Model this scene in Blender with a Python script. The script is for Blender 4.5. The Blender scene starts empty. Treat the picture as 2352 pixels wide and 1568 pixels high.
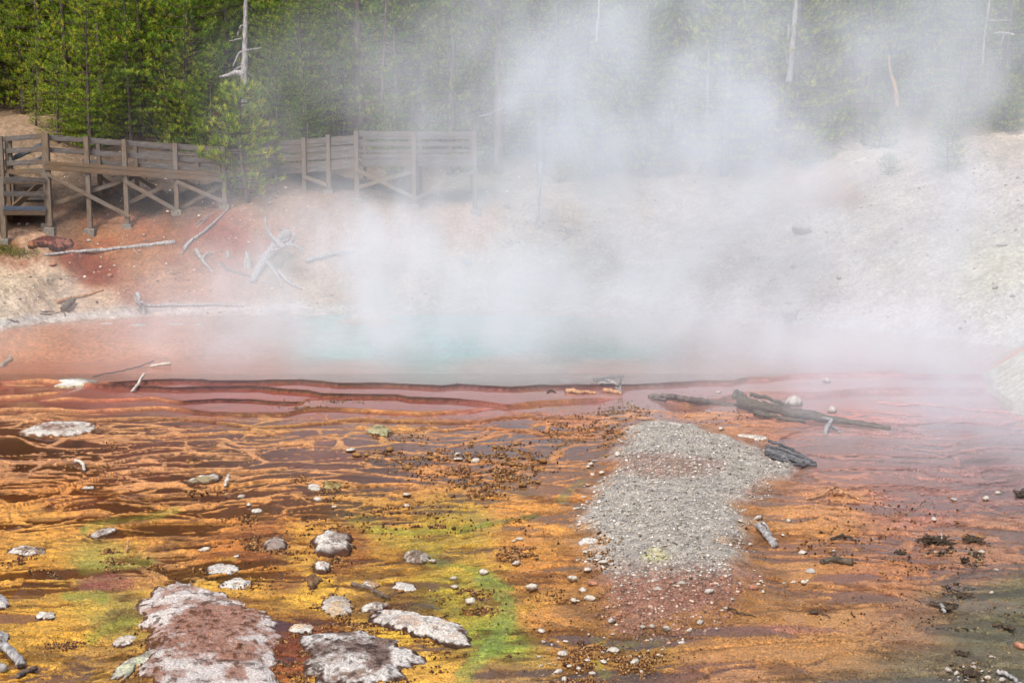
import bpy, math, random
import numpy as np
from mathutils import Vector, Matrix

# ------------------------------------------------------------------ camera, sky, sun, exposure
S = bpy.context.scene
C = S.collection
FPX, CX, CY, CAMH = 3062.0, 1176.0, 784.0, 5.0
TH = math.atan(437.0 / FPX)
cam = bpy.data.cameras.new('camera'); camo = bpy.data.objects.new('camera', cam); C.objects.link(camo)
cam.sensor_width = 36; cam.lens = 36 * FPX / 2352; cam.clip_start = 0.1; cam.clip_end = 800
camo.location = (0, 0, CAMH); camo.rotation_euler = (math.pi / 2 - TH, 0, 0)
S.camera = camo
SUN_EL, SUN_AZ = 52.0, 205.0       # azimuth: direction the light comes from, degrees clockwise from +Y
w = bpy.data.worlds.new('World'); S.world = w; w.use_nodes = True
nt = w.node_tree; nt.nodes.clear()
sk = nt.nodes.new('ShaderNodeTexSky'); sk.sky_type = 'NISHITA'; sk.sun_disc = False
sk.sun_elevation = math.radians(SUN_EL); sk.sun_rotation = math.radians(SUN_AZ)
sk.dust_density = 4.0; sk.air_density = 1.0; sk.ozone_density = 1.0
bg = nt.nodes.new('ShaderNodeBackground'); bg.inputs['Strength'].default_value = 0.15
wo = nt.nodes.new('ShaderNodeOutputWorld')
nt.links.new(sk.outputs[0], bg.inputs['Color']); nt.links.new(bg.outputs[0], wo.inputs['Surface'])
sl = bpy.data.lights.new('sun', 'SUN'); sl.energy = 1.5; sl.angle = math.radians(11); sl.color = (1.0, 0.975, 0.94)
so = bpy.data.objects.new('sun', sl); C.objects.link(so); so.location = (0, -10, 40)
az, el = math.radians(SUN_AZ), math.radians(SUN_EL)
so.rotation_euler = Vector((math.sin(az) * math.cos(el), math.cos(az) * math.cos(el), math.sin(el))).to_track_quat('Z', 'Y').to_euler()
S.view_settings.view_transform = 'Standard'; S.view_settings.look = 'None'
S.view_settings.gamma = 1; S.view_settings.use_curve_mapping = False
S.view_settings.exposure = 0.54
cy = S.cycles
cy.use_adaptive_sampling = True; cy.adaptive_threshold = 0.02
cy.use_denoising = True; cy.denoiser = 'OPENIMAGEDENOISE'; cy.denoising_prefilter = 'ACCURATE'
cy.max_bounces = 6; cy.diffuse_bounces = 2; cy.glossy_bounces = 2; cy.transmission_bounces = 4
cy.volume_bounces = 4; cy.transparent_max_bounces = 12
cy.volume_step_rate = 1.6; cy.volume_max_steps = 160
cy.caustics_reflective = False; cy.caustics_refractive = False

# ------------------------------------------------------------------ helpers
def tag(o, label=None, cat=None, group=None, kind=None):
    if label: o['label'] = label
    if cat: o['category'] = cat
    if group: o['group'] = group
    if kind: o['kind'] = kind
    return o

def link_mesh(name, V, F, mat, parent=None, smooth=True, col=None, extra=None):
    """V (n,3); F an (m,k) array or a list of faces."""
    me = bpy.data.meshes.new(name)
    V = np.asarray(V, dtype=np.float32)
    if isinstance(F, np.ndarray):
        k = F.shape[1]; me.vertices.add(len(V)); me.vertices.foreach_set('co', V.ravel())
        me.loops.add(F.size); me.loops.foreach_set('vertex_index', F.astype(np.int32).ravel())
        me.polygons.add(len(F)); me.polygons.foreach_set('loop_start', np.arange(0, F.size, k, dtype=np.int32))
        me.polygons.foreach_set('loop_total', np.full(len(F), k, dtype=np.int32))
        me.update(calc_edges=True)
    else:
        me.from_pydata([tuple(map(float, v)) for v in V], [], [tuple(map(int, f)) for f in F])
    if smooth: me.polygons.foreach_set('use_smooth', np.ones(len(me.polygons), dtype=bool))
    if col is not None:
        a = me.attributes.new('Col', 'FLOAT_COLOR', 'POINT')
        c4 = np.ones((len(V), 4), dtype=np.float32); c4[:, :3] = col
        a.data.foreach_set('color', c4.ravel())
    for kx, arr in (extra or {}).items():
        a = me.attributes.new(kx, 'FLOAT', 'POINT'); a.data.foreach_set('value', np.asarray(arr, dtype=np.float32))
    me.materials.append(mat); me.update()
    o = bpy.data.objects.new(name, me); C.objects.link(o)
    if parent: o.parent = parent
    return o

def empty(name, loc, rz=0, sc=1):
    o = bpy.data.objects.new(name, None); C.objects.link(o); o.location = loc; o.rotation_euler.z = rz
    o.scale = (sc, sc, sc); o.empty_display_size = 0.2
    return o

def copy_tree(o, parent=None):
    c = o.copy(); C.objects.link(c); c.parent = parent
    for ch in list(o.children): copy_tree(ch, c)
    return c

def lin(rgb, k=0.86):
    a = np.asarray(rgb, dtype=float) / 255.0
    a = np.where(a <= 0.04045, a / 12.92, ((a + 0.055) / 1.055) ** 2.4) * k
    return a * 0.88 + 0.12 * a.mean(-1, keepdims=True)

_rs = np.random.RandomState(7)
_T = _rs.rand(16, 256, 256)
def vn(x, y, s=0):
    x = np.asarray(x, dtype=float); y = np.asarray(y, dtype=float)
    xi = np.floor(x).astype(int); yi = np.floor(y).astype(int); fx = x - xi; fy = y - yi
    fx = fx * fx * (3 - 2 * fx); fy = fy * fy * (3 - 2 * fy); t = _T[s % 16]
    a = t[xi & 255, yi & 255]; b = t[(xi + 1) & 255, yi & 255]; c = t[xi & 255, (yi + 1) & 255]; d = t[(xi + 1) & 255, (yi + 1) & 255]
    return (a * (1 - fx) + b * fx) * (1 - fy) + (c * (1 - fx) + d * fx) * fy
def fbm(x, y, s=0, o=4):
    r = 0; a = 0.5; n = 0
    for i in range(o):
        r = r + a * vn(x * 2 ** i + 17.3 * i, y * 2 ** i + 9.1 * i, s + i); n += a; a *= 0.5
    return r / n
def voro(x, y, s=0):
    """F2-F1 (distance to the cell edge, roughly) and a random number per cell."""
    xi = np.floor(x).astype(int); yi = np.floor(y).astype(int)
    f1 = np.full(x.shape, 9.0); f2 = np.full(x.shape, 9.0); cid = np.zeros(x.shape)
    for i in (-1, 0, 1):
        for j in (-1, 0, 1):
            a = (xi + i) & 255; b = (yi + j) & 255
            px = xi + i + _T[s % 16][a, b]; py = yi + j + _T[(s + 1) % 16][a, b]
            d = np.hypot(px - x, py - y); nw = d < f1
            f2 = np.where(nw, f1, np.minimum(f2, d)); cid = np.where(nw, _T[(s + 2) % 16][a, b], cid); f1 = np.where(nw, d, f1)
    return f2 - f1, cid, f1
def sstep(a, b, x):
    t = np.clip((x - a) / (b - a), 0, 1); return t * t * (3 - 2 * t)

cT, sT = math.cos(TH), math.sin(TH)
def proj(x, y, z):
    dz = z - CAMH; fw = y * cT - dz * sT; up = y * sT + dz * cT
    fw = np.maximum(fw, 0.5)
    return CX + FPX * x / fw, CY - FPX * up / fw
def ray(u, v):
    a = (u - CX) / FPX; b = -(v - CY) / FPX
    return a, cT + b * sT, -sT + b * cT
def onplane(u, v, z=0.0):
    dx, dy, dz = ray(u, v); t = (z - CAMH) / dz
    return dx * t, dy * t
def P(u, v, Y):
    """The point at distance Y (world y) seen in direction (u, v)."""
    dx, dy, dz = ray(u, v); t = Y / dy
    return Vector((dx * t, Y, CAMH + dz * t))

# ------------------------------------------------------------------ the lie of the land
SH = np.array([onplane(u, v, 0) for u, v in [(-700, 860), (-300, 790), (0, 759), (50, 750), (100, 743), (200, 735), (320, 728), (600, 724), (1000, 722), (1400, 728), (1800, 743), (2000, 758), (2200, 785), (2330, 800), (2700, 830)]])
def shoreY(x): return np.interp(x, SH[:, 0], SH[:, 1]) + 0.25 * (vn(x * 1.3, x * 0 + 3, 5) - 0.5)
_xrY = [0, 10, 17, 22, 24.5, 26.2, 28, 31, 35, 40, 60]
_xrX = [20, 17, 14.5, 12, 10.6, 10.0, 10.2, 11.2, 13.8, 18, 30]

RIM = {  # name: (drop, ridge height, tint 0 = tan 1 = dark, tint from x.., points in order of x)
 'A': (0.060, 0.03, [(-400, 884), (-200, 878), (0, 876), (100, 870), (142, 874), (217, 880), (275, 876), (350, 872), (425, 870), (500, 874), (588, 874), (688, 871), (775, 879), (888, 879), (1013, 886), (1050, 882), (1176, 888), (1251, 884), (1351, 884), (1438, 884), (1526, 879), (1601, 875), (1688, 874), (1713, 866), (1764, 866), (1814, 859), (1889, 856), (1989, 854), (2051, 851), (2089, 859), (2239, 861), (2400, 858)]),
 'B': (0.060, 0.03, [(215, 884), (275, 886), (325, 891), (400, 894), (500, 891), (588, 891), (638, 896), (708, 901), (738, 908), (813, 909), (913, 910), (938, 916), (1038, 919), (1113, 926), (1163, 933), (1251, 924), (1351, 919), (1430, 917)]),
 'L2': (0.02, 0.02, [(-200, 890), (0, 886), (60, 888), (130, 889)]),
 'L3': (0.05, 0.03, [(-200, 915), (0, 911), (75, 909), (150, 901), (188, 893)]),
 'Cc': (0.045, 0.02, [(75, 918), (225, 914), (350, 909), (412, 918), (500, 913), (588, 915), (613, 918), (638, 920), (695, 920), (703, 914), (745, 909)]),
 'D': (0.05, 0.02, [(-200, 936), (0, 934), (150, 934), (275, 930), (362, 925), (412, 929), (487, 939), (588, 941), (663, 939), (700, 931), (788, 934), (863, 939), (963, 943), (1063, 939), (1145, 933)]),
 'E': (0.04, 0.025, [(50, 948), (200, 948), (350, 943), (475, 948), (588, 964), (738, 959), (813, 951), (913, 954), (1013, 956), (1113, 956), (1176, 951), (1213, 949), (1251, 956), (1401, 956)]),
 'F': (0.03, 0.02, [(88, 954), (150, 951), (212, 959), (275, 964), (350, 959), (425, 960)]),
 'G': (0.03, 0.015, [(850, 969), (950, 970), (978, 963), (1025, 970), (1063, 964), (1125, 969), (1251, 981), (1400, 976)]),
 'R1': (0.08, 0.03, [(1488, 911), (1576, 926), (1651, 920), (1676, 911), (1713, 903), (1764, 904), (1864, 904), (1939, 899), (1989, 895), (2089, 894), (2300, 897)]),
 'R2': (0.02, 0.01, [(1901, 936), (2014, 939), (2159, 945)]),
 'R3': (0.03, 0.015, [(1976, 911), (2064, 923), (2114, 920), (2239, 934), (2352, 940), (2500, 945)]),
 'R4': (0.03, 0.02, [(2014, 966), (2089, 961), (2150, 955), (2214, 956), (2352, 966)]),
 'R5': (0.02, 0.012, [(1826, 1030), (1989, 1031), (2164, 1028), (2201, 1014), (2289, 1010), (2450, 1012)]),
 'R6': (0.02, 0.012, [(1851, 1061), (1939, 1055), (2089, 1053), (2189, 1076), (2339, 1079), (2500, 1082)]),
 'R7': (0.02, 0.012, [(1826, 1096), (1939, 1099), (1989, 1089), (2089, 1088), (2164, 1096), (2289, 1100)]),
 'M1': (0.03, 0.025, [(-200, 1088), (0, 1084), (125, 1079), (175, 1069), (212, 1059), (262, 1046), (350, 1041), (425, 1043), (588, 1049), (700, 1046)]),
 'M2': (0.02, 0.015, [(-200, 1030), (0, 1028), (125, 1026), (240, 1031), (300, 1019), (420, 1010), (500, 1016), (620, 1025)]),
 'M3': (0.02, 0.015, [(-100, 1090), (0, 1099), (25, 1116), (100, 1099), (225, 1088)]),
 'M4': (0.02, 0.02, [(-200, 1140), (0, 1134), (88, 1126), (125, 1106), (175, 1099), (250, 1096)]),
 'M5': (0.02, 0.02, [(-200, 1165), (0, 1159), (50, 1149), (100, 1131)]),
 'M6': (0.025, 0.02, [(25, 1169), (175, 1159), (275, 1149), (375, 1139), (480, 1142), (588, 1156), (700, 1158)]),
 'M7': (0.025, 0.025, [(250, 1099), (325, 1094), (425, 1089), (500, 1076), (588, 1069), (713, 1071), (733, 1081), (813, 1084), (900, 1076), (1000, 1080)]),
 'M8': (0.02, 0.015, [(-100, 1195), (0, 1189), (120, 1182), (260, 1176), (400, 1171), (520, 1180)]),
}
RIMW = []
for nm, (dr, rh, pts) in RIM.items():
    q = np.array([onplane(u, v, -0.1 if nm != 'A' else 0.0) for u, v in pts])
    RIMW.append((nm, dr, rh, q[:, 0], q[:, 1]))

def rims(x, y):
    """water level, ground step level, ridge height and how strongly a dam passes here"""
    W = np.zeros_like(x); Gs = np.zeros_like(x); R = np.zeros_like(x); K = np.zeros_like(x); DK = np.zeros_like(x); DL = np.zeros_like(x)
    wd = np.maximum(0.035, 0.00007 * y * y)
    for nm, dr, rh, xs, ys in RIMW:
        yi = np.interp(x, xs, ys) + 0.10 * (fbm(x * 2.2, x * 0 + len(nm) * 7 + dr * 99, 3, 3) - 0.5)
        s = yi - y
        m = sstep(xs[0] - 0.1, xs[0] + 0.6, x) * (1 - sstep(xs[-1] - 0.6, xs[-1] + 0.1, x))
        W -= dr * m * sstep(-0.5, 0.3, s / wd); Gs -= dr * m * sstep(0.7, 1.7, s / wd)
        lump = 0.6 + 0.8 * fbm(x * 6, y * 6, 4, 2)
        b = np.exp(-(s / (wd * 1.25)) ** 2) * m
        R = np.maximum(R, rh * b * lump)
        DL = np.maximum(DL, (0.5 if dr > .04 else 1.0) * np.exp(-((s - wd * 1.5) / (wd * 0.5)) ** 2) * m)  # line just below the dam, where its undercut shade gets painted
        wide = 0.85 if nm[0] != 'M' else 2.0
        K = np.maximum(K, np.exp(-((s - wd * 0.4) / (wd * 1.9 * wide)) ** 2) * m)
        uu, _ = proj(x, y, x * 0)
        d = {'A': sstep(190, 260, uu) * (1 - 0.6 * sstep(1450, 1900, uu)), 'B': 1 - 0.6 * sstep(1000, 1150, uu), 'Cc': sstep(380, 440, uu), 'D': 0.75 * sstep(400, 450, uu) * (1 - sstep(760, 860, uu)), 'R1': 0.45 * np.ones_like(x), 'E': 0.25 * np.ones_like(x)}.get(nm)
        if d is not None: DK = np.maximum(DK, d * np.exp(-((s - wd * 0.6) / (wd * 1.15)) ** 2) * m)
    return W, Gs, R, K, DK, DL

BAR = np.array([(1325, 1175), (1335, 1140), (1375, 1105), (1400, 1060), (1430, 1010), (1480, 990), (1560, 992), (1640, 1005), (1720, 1030), (1790, 1050), (1832, 1080), (1800, 1108), (1745, 1135), (1715, 1190), (1700, 1255), (1730, 1300), (1745, 1350), (1700, 1395), (1640, 1425), (1550, 1448), (1470, 1440), (1400, 1415), (1355, 1385), (1350, 1320), (1330, 1270), (1318, 1215)], float)
def polysd(u, v, poly):
    """signed distance to a polygon (inside positive), v stretched for foreshortening by the caller"""
    d = np.full(u.shape, 1e9); ins = np.zeros(u.shape, bool); n = len(poly)
    for i in range(n):
        ax, ay = poly[i]; bx, by = poly[(i + 1) % n]; ex, ey = bx - ax, by - ay
        t = np.clip(((u - ax) * ex + (v - ay) * ey) / (ex * ex + ey * ey), 0, 1)
        d = np.minimum(d, np.hypot(u - ax - t * ex, v - ay - t * ey))
        c = ((ay > v) != (by > v)) & (u < (bx - ax) * (v - ay) / (by - ay + 1e-12) + ax); ins ^= c
    return np.where(ins, d, -d)
BARW = np.array([onplane(u, v, -0.25) for u, v in BAR])

CORR = []
def corr(x, y):
    if not CORR: return 0.0
    sw = 0; sd = 0
    for cx_, cy_, dz_, sg in CORR:
        w_ = np.exp(-((x - cx_) ** 2 + (y - cy_) ** 2) / (2 * sg * sg)); sw = sw + w_; sd = sd + w_ * dz_
    return sd / np.maximum(sw, 1.0)
def land(x, y, full=False):
    """ground height; with full=True also the layers the colouring needs"""
    x = np.asarray(x, float); y = np.asarray(y, float)
    W, Gs, R, K, DK, DL = rims(x, y)
    base = -0.018 * np.clip(26.0 - y, 0, 30)
    # network of low dams between the big ones
    wx = x + 0.5 * (fbm(x * 0.8, y * 0.8, 6, 3) - 0.5) * 2; wy = y + 0.5 * (fbm(x * 0.5 + 9, y * 0.9, 8, 3) - 0.5) * 2
    e1, cid, _ = voro(wx * 0.40, wy * 1.45, 2)
    e2, cid2, _ = voro(wx * 0.85 + 40, wy * 3.4, 5)
    near = 1 - sstep(25.6, 26.8, y)
    nw = (0.02 + 0.075 * fbm(x * 1.5, y * 2.5, 13, 3)) * (0.55 + 0.9 * fbm(x * 7, y * 14, 15, 3))
    net = np.maximum(1 - sstep(0.6, 1.1, e1 / nw), 0.9 * (1 - sstep(0.6, 1.1, e2 / nw)) * sstep(0.35, 0.55, fbm(x * 0.4, y * 0.6, 9, 2))) * near
    ph = 15310.0 / np.maximum(y, 6) / 18.0 + 4.6 * (fbm(x * 0.26, y * 0.42, 7, 3) - 0.5) + 1.3 * (fbm(x * 1.1, y * 1.3, 4, 3) - 0.5)
    tri = np.abs(ph - np.round(ph)); lw = (0.02 + 0.11 * fbm(x * 1.3, y * 2.2, 6, 3)) * (0.6 + 0.8 * fbm(x * 6, y * 12, 10, 3))
    bandm = sstep(14.5, 17.0, y) * sstep(0.36, 0.46, fbm(x * 0.55 + 3, y * 0.9, 12, 3)) * near
    net = np.maximum(net, (1 - sstep(0.7, 1.15, tri / lw)) * bandm)
    pat = fbm(x * 0.8 + 5, y * 2.4, 1, 5)                       # where mats stand above the film of water
    top = W + base
    sink = -0.018
    mat = sstep(-0.010, 0.010, pat + 0.09 * (fbm(x * 6, y * 13, 12, 4) - 0.5) - NET_T(x, y)) if full or True else 0
    lumps = fbm(x * 5, y * 7, 2, 3) - 0.5
    g = Gs + base + sink + 0.026 * mat * near + np.maximum(R, 0.026 * net) + (0.014 * lumps + 0.022 * (fbm(x * 18, y * 24, 9, 4) - 0.5)) * np.maximum(mat, net) * near
    # gravel bar
    sd = polysd(x + 0.8 * (fbm(x * 1.8, y * 1.8, 3, 5) - 0.5), y + 1.1 * (fbm(x * 1.8 + 5, y * 1.8, 4, 5) - 0.5), BARW) if full or np.any((y < 25) & (y > 12)) else np.full(x.shape, -9.0)
    bar = sstep(-0.12, 0.35, sd)
    g = g + bar * (0.07 + 0.05 * fbm(x * 1.2, y * 1.2, 7, 3))
    # the pool bed and the banks
    ys = shoreY(x); d = y - ys
    dw = -d
    yA = np.interp(x, RIMW[0][3], RIMW[0][4])
    bed = -np.minimum(np.minimum(0.28 * np.maximum(dw, 0), 0.10 * np.maximum(y - yA - 0.1, 0) + 0.03), 1.3)
    inpool = sstep(0.05, 0.25, y - yA)
    g = g * (1 - inpool) + bed * inpool
    n1 = fbm(x * 0.35, y * 0.35, 10, 5) - 0.5
    rel = 0.5 + 0.5 * sstep(0, 4, d)
    up = 0.41 * np.clip(d, 0, 9.5) + (0.275 - 0.095 * sstep(-11, -17, x)) * np.clip(d - 9.5, 0, 400) + n1 * 0.9 * sstep(0, 3, d) + (fbm(x * 2.5, y * 2.5, 11, 4) - 0.5) * 0.16 * sstep(0, 1, d)
    g = np.where(d > 0, up + corr(x, y), g)
    xr = np.interp(y, _xrY, _xrX) + 0.3 * (fbm(y * 0.9, y * 0 + 2, 12, 3) - 0.5)
    q = x - xr
    rt = 0.62 * np.clip(q, 0, 1.6) + 0.2 * np.clip(q - 1.6, 0, 60) + (fbm(x * 1.5, y * 1.5, 13, 4) - 0.5) * 0.2 * sstep(0, 1, q)
    g = np.where((q > 0), np.maximum(g, rt), g)
    if not full: return g
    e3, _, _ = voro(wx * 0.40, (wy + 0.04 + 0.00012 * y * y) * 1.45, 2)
    DL = np.maximum(DL, 0.7 * np.clip(1 - sstep(0.6, 1.1, e3 / nw) - net, 0, 1) * near)  # shifted copy of the net: painted shade along its near side
    return g, dict(W=W + base, K=K, DK=DK, net=net, mat=mat, bar=bar, sd=sd, d=d, q=q, inpool=inpool, e1=e1, cid=cid, pat=pat, R=R, DL=DL)

# ------------------------------------------------------------------ colours of the ground: control points (u, v, pool, mat, share of mat)
CP = [
 (0, 860, (170, 88, 58), (190, 110, 75), .05), (60, 900, (160, 82, 58), (202, 138, 78), .40), (250, 900, (165, 90, 70), (190, 110, 70), .10), (500, 902, (165, 85, 68), (150, 80, 50), .04), (900, 930, (158, 74, 52), (190, 125, 60), .12), (620, 925, (165, 72, 48), (190, 125, 60), .04),
 (1100, 900, (170, 105, 92), (170, 100, 80), .03), (1300, 940, (160, 96, 75), (190, 125, 72), .52), (1350, 900, (165, 100, 88), (180, 110, 80), .03), (1600, 900, (174, 112, 104), (180, 110, 80), .03), (1900, 890, (172, 120, 116), (180, 110, 80), .05), (2200, 950, (168, 120, 118), (180, 110, 90), .15),
 (60, 960, (128, 62, 40), (202, 140, 78), .68), (300, 980, (130, 70, 52), (205, 142, 78), .52), (600, 980, (140, 78, 62), (205, 145, 74), .50), (900, 990, (150, 92, 76), (208, 146, 68), .50),
 (100, 1050, (105, 42, 16), (208, 142, 80), .12), (350, 1060, (142, 68, 42), (208, 142, 80), .15), (560, 1050, (122, 66, 56), (208, 142, 78), .30), (750, 1050, (155, 90, 75), (208, 145, 78), .20),
 (150, 1140, (128, 52, 10), (212, 135, 50), .30), (450, 1110, (112, 56, 38), (210, 142, 68), .52), (600, 1130, (118, 58, 36), (210, 142, 62), .55), (900, 1080, (122, 82, 74), (214, 142, 62), .45),
 (1100, 1060, (125, 92, 85), (205, 132, 56), .55), (1250, 1000, (132, 98, 92), (195, 126, 62), .60), (1300, 1130, (182, 108, 42), (224, 146, 55), .82),
 (100, 1200, (122, 58, 6), (224, 156, 55), .68), (330, 1215, (112, 52, 20), (212, 142, 52), .22), (600, 1200, (125, 72, 34), (208, 132, 50), .65), (850, 1180, (120, 82, 50), (205, 145, 48), .68), (1050, 1205, (150, 108, 34), (186, 152, 42), .78), (1200, 1160, (150, 105, 45), (215, 145, 55), .7),
 (80, 1300, (122, 62, 6), (214, 150, 42), .58), (240, 1290, (150, 80, 40), (182, 158, 62), .62), (360, 1320, (120, 65, 30), (200, 140, 70), .45), (550, 1280, (115, 62, 20), (212, 128, 44), .68), (680, 1345, (125, 75, 20), (240, 182, 48), .80), (560, 1350, (125, 75, 20), (232, 168, 45), .7), (700, 1240, (120, 60, 25), (225, 160, 50), .6),
 (900, 1280, (130, 76, 26), (195, 140, 40), .60), (1050, 1350, (140, 98, 26), (176, 152, 40), .70), (1150, 1470, (130, 135, 40), (150, 165, 50), .8), (1240, 1300, (168, 112, 60), (224, 150, 62), .85), (1260, 1430, (140, 100, 70), (218, 150, 66), .60), (1290, 1210, (180, 115, 60), (228, 156, 60), .9),
 (150, 1450, (190, 125, 34), (228, 168, 45), .80), (260, 1415, (140, 95, 40), (175, 150, 60), .8), (30, 1550, (170, 110, 30), (232, 172, 50), .85), (230, 1530, (150, 105, 50), (190, 140, 60), .7),
 (650, 1480, (110, 55, 25), (170, 90, 45), .7), (930, 1440, (150, 90, 20), (238, 186, 45), .7), (1000, 1545, (140, 95, 50), (235, 175, 60), .5), (1150, 1560, (140, 102, 66), (172, 130, 78), .5), (1450, 1500, (120, 90, 62), (176, 130, 58), .50), (1330, 1480, (130, 90, 60), (200, 140, 60), .5),
 (1700, 1480, (178, 122, 82), (208, 146, 78), .7), (1650, 1560, (175, 120, 82), (198, 140, 88), .6), (1850, 1250, (190, 122, 82), (218, 150, 78), .65), (1900, 1150, (180, 120, 98), (208, 145, 88), .5), (2100, 1150, (174, 126, 114), (190, 128, 105), .25),
 (2050, 1300, (170, 110, 88), (202, 135, 84), .5), (2050, 1450, (165, 118, 90), (208, 150, 84), .5), (1900, 1500, (170, 118, 85), (210, 150, 84), .55), (2330, 1100, (160, 122, 118), (160, 122, 110), .2), (2250, 1280, (165, 125, 110), (190, 135, 98), .4), (2300, 1450, (108, 100, 70), (145, 135, 85), .45), (2350, 1380, (100, 95, 72), (140, 130, 85), .45), (2160, 1550, (140, 115, 82), (178, 145, 98), .5), (2330, 1560, (95, 90, 65), (150, 135, 90), .4),
 (1900, 1020, (172, 126, 116), (200, 140, 100), .12), (1780, 960, (160, 98, 72), (204, 140, 82), .45), (1600, 960, (168, 110, 88), (206, 142, 82), .65), (1450, 960, (150, 105, 88), (205, 140, 78), .6), (2100, 1030, (172, 130, 124), (190, 130, 110), .1), (1900, 950, (165, 95, 80), (200, 135, 88), .2), (1760, 1200, (195, 130, 85), (220, 152, 80), .6),
]
CPuv = np.array([(c[0], c[1]) for c in CP], float)
CPp = np.array([lin(c[2]) for c in CP]); CPm = np.array([lin(c[3]) for c in CP]); CPf = np.array([c[4] for c in CP])
def idw(u, v, uv, vals, yscale=1.8, p=3.0):
    shp = u.shape; u = u.ravel(); v = v.ravel(); vals = np.atleast_2d(vals.T).T
    out = np.empty((len(u), vals.shape[1]))
    for a in range(0, len(u), 60000):
        d2 = (u[a:a + 60000, None] - uv[None, :, 0]) ** 2 + ((v[a:a + 60000, None] - uv[None, :, 1]) * yscale) ** 2 + 60.0
        wt = d2 ** (-p / 2 * 1.3)
        out[a:a + 60000] = (wt @ vals) / wt.sum(1)[:, None]
    return out.reshape(shp + (vals.shape[1],))
# threshold of the mat pattern, tabulated once on a grid over the terraces (world x, y)
_gx = np.linspace(-16, 16, 220); _gy = np.linspace(8, 30, 200)
_X, _Y = np.meshgrid(_gx, _gy, indexing='ij'); _U, _V = proj(_X, _Y, _X * 0 - 0.15)
_F = idw(_U, _V, CPuv, CPf)[..., 0] * (1 - 0.72 * sstep(1220, 1100, _V) * sstep(1900, 1500, _U))
_q = np.sort(fbm(_X * 0.8 + 5, _Y * 2.4, 1, 5).ravel())
_TH = np.interp(1 - _F, np.linspace(0, 1, len(_q)), _q)
def grid2(tab, x, y):
    fx = np.clip((x - _gx[0]) / (_gx[1] - _gx[0]), 0, len(_gx) - 1.001); fy = np.clip((y - _gy[0]) / (_gy[1] - _gy[0]), 0, len(_gy) - 1.001)
    i = fx.astype(int); j = fy.astype(int); a = fx - i; b = fy - j
    if tab.ndim == 3: a = a[..., None]; b = b[..., None]
    return (tab[i, j] * (1 - a) + tab[i + 1, j] * a) * (1 - b) + (tab[i, j + 1] * (1 - a) + tab[i + 1, j + 1] * a) * b
def NET_T(x, y): return grid2(_TH, x, y)

def at(u, v, lift=0.0):
    """Where the line of sight (u, v) meets the ground."""
    dx, dy, dz = ray(u, v)
    t = np.concatenate([np.arange(8, 32, 0.15), np.arange(32, 130, 0.3)])
    z = land(dx * t, dy * t); k = np.argmax(CAMH + dz * t < z)
    if k == 0: k = len(t) - 1
    t2 = np.linspace(t[k - 1], t[k], 12); z2 = land(dx * t2, dy * t2); kk = np.argmax(CAMH + dz * t2 < z2)
    T = t2[kk]
    return Vector((dx * T, dy * T, float(z2[kk]) + lift))
_cl = []
for u, v, Y, sg in [(5, 545, 43.7, 1.3), (108, 530, 44.6, 1.2), (203, 518, 44.9, 1.2), (290, 508, 45.2, 1.2), (405, 490, 45.7, 1.2), (515, 467, 46.2, 1.2), (565, 438, 46.9, 1.2), (632, 434, 47.6, 1.2), (697, 430, 47.3, 1.2), (753, 442, 47.0, 1.2), (818, 462, 46.7, 1.4), (950, 470, 46.7, 1.6), (1090, 474, 46.7, 1.6),
    (10, 252, 60, 3.0), (60, 300, 54, 2.0), (150, 303, 54, 2.5), (300, 305, 54, 2.5), (-80, 300, 56, 3.5), (-80, 560, 43, 2), (1240, 430, 49.5, 2.2), (1400, 425, 50, 2.4), (1600, 405, 50, 2.5), (1850, 392, 50, 2.5), (2100, 330, 54, 2.5), (2300, 315, 54, 3), (2480, 310, 54, 3)]:
    p = P(u, v, Y); _cl.append((p.x, p.y, p.z - float(land(np.array([p.x]), np.array([p.y]))[0]), sg))
CORR.extend(_cl)
def gz(x, y): return float(land(np.array([x]), np.array([y]))[0])

# ------------------------------------------------------------------ materials
def new_mat(name):
    m = bpy.data.materials.new(name); m.use_nodes = True; n = m.node_tree
    b = n.nodes['Principled BSDF']; return m, n, b
def noise_node(n, scale, detail=4, rough=0.6, vec=None, dist=0.0):
    t = n.nodes.new('ShaderNodeTexNoise'); t.inputs['Scale'].default_value = scale; t.inputs['Detail'].default_value = detail
    t.inputs['Roughness'].default_value = rough; t.inputs['Distortion'].default_value = dist
    if vec is not None: n.links.new(vec, t.inputs['Vector'])
    return t
def ramp(n, src, stops):
    r = n.nodes.new('ShaderNodeValToRGB'); e = r.color_ramp.elements
    e[0].position, e[0].color = stops[0][0], (*stops[0][1], 1); e[1].position, e[1].color = stops[-1][0], (*stops[-1][1], 1)
    for p, c in stops[1:-1]:
        k = e.new(p); k.color = (*c, 1)
    n.links.new(src, r.inputs[0]); return r
def mixc(n, a, b, f, mode='MIX'):
    m = n.nodes.new('ShaderNodeMix'); m.data_type = 'RGBA'; m.blend_type = mode
    for s, i in ((f, 0), (a, 6), (b, 7)):
        if hasattr(s, 'is_linked') or hasattr(s, 'links'): n.links.new(s, m.inputs[i])
        elif i == 0: m.inputs[0].default_value = s
        else: m.inputs[i].default_value = (*s, 1)
    return m.outputs[2]
def maprange(n, src, a, b, c, d):
    m = n.nodes.new('ShaderNodeMapRange'); n.links.new(src, m.inputs[0])
    for i, v in zip((1, 2, 3, 4), (a, b, c, d)): m.inputs[i].default_value = v
    return m.outputs[0]
def bump(n, b, src, strength, dist):
    k = n.nodes.new('ShaderNodeBump'); k.inputs['Strength'].default_value = strength; k.inputs['Distance'].default_value = dist
    n.links.new(src, k.inputs['Height']); n.links.new(k.outputs[0], b.inputs['Normal']); return k
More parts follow.
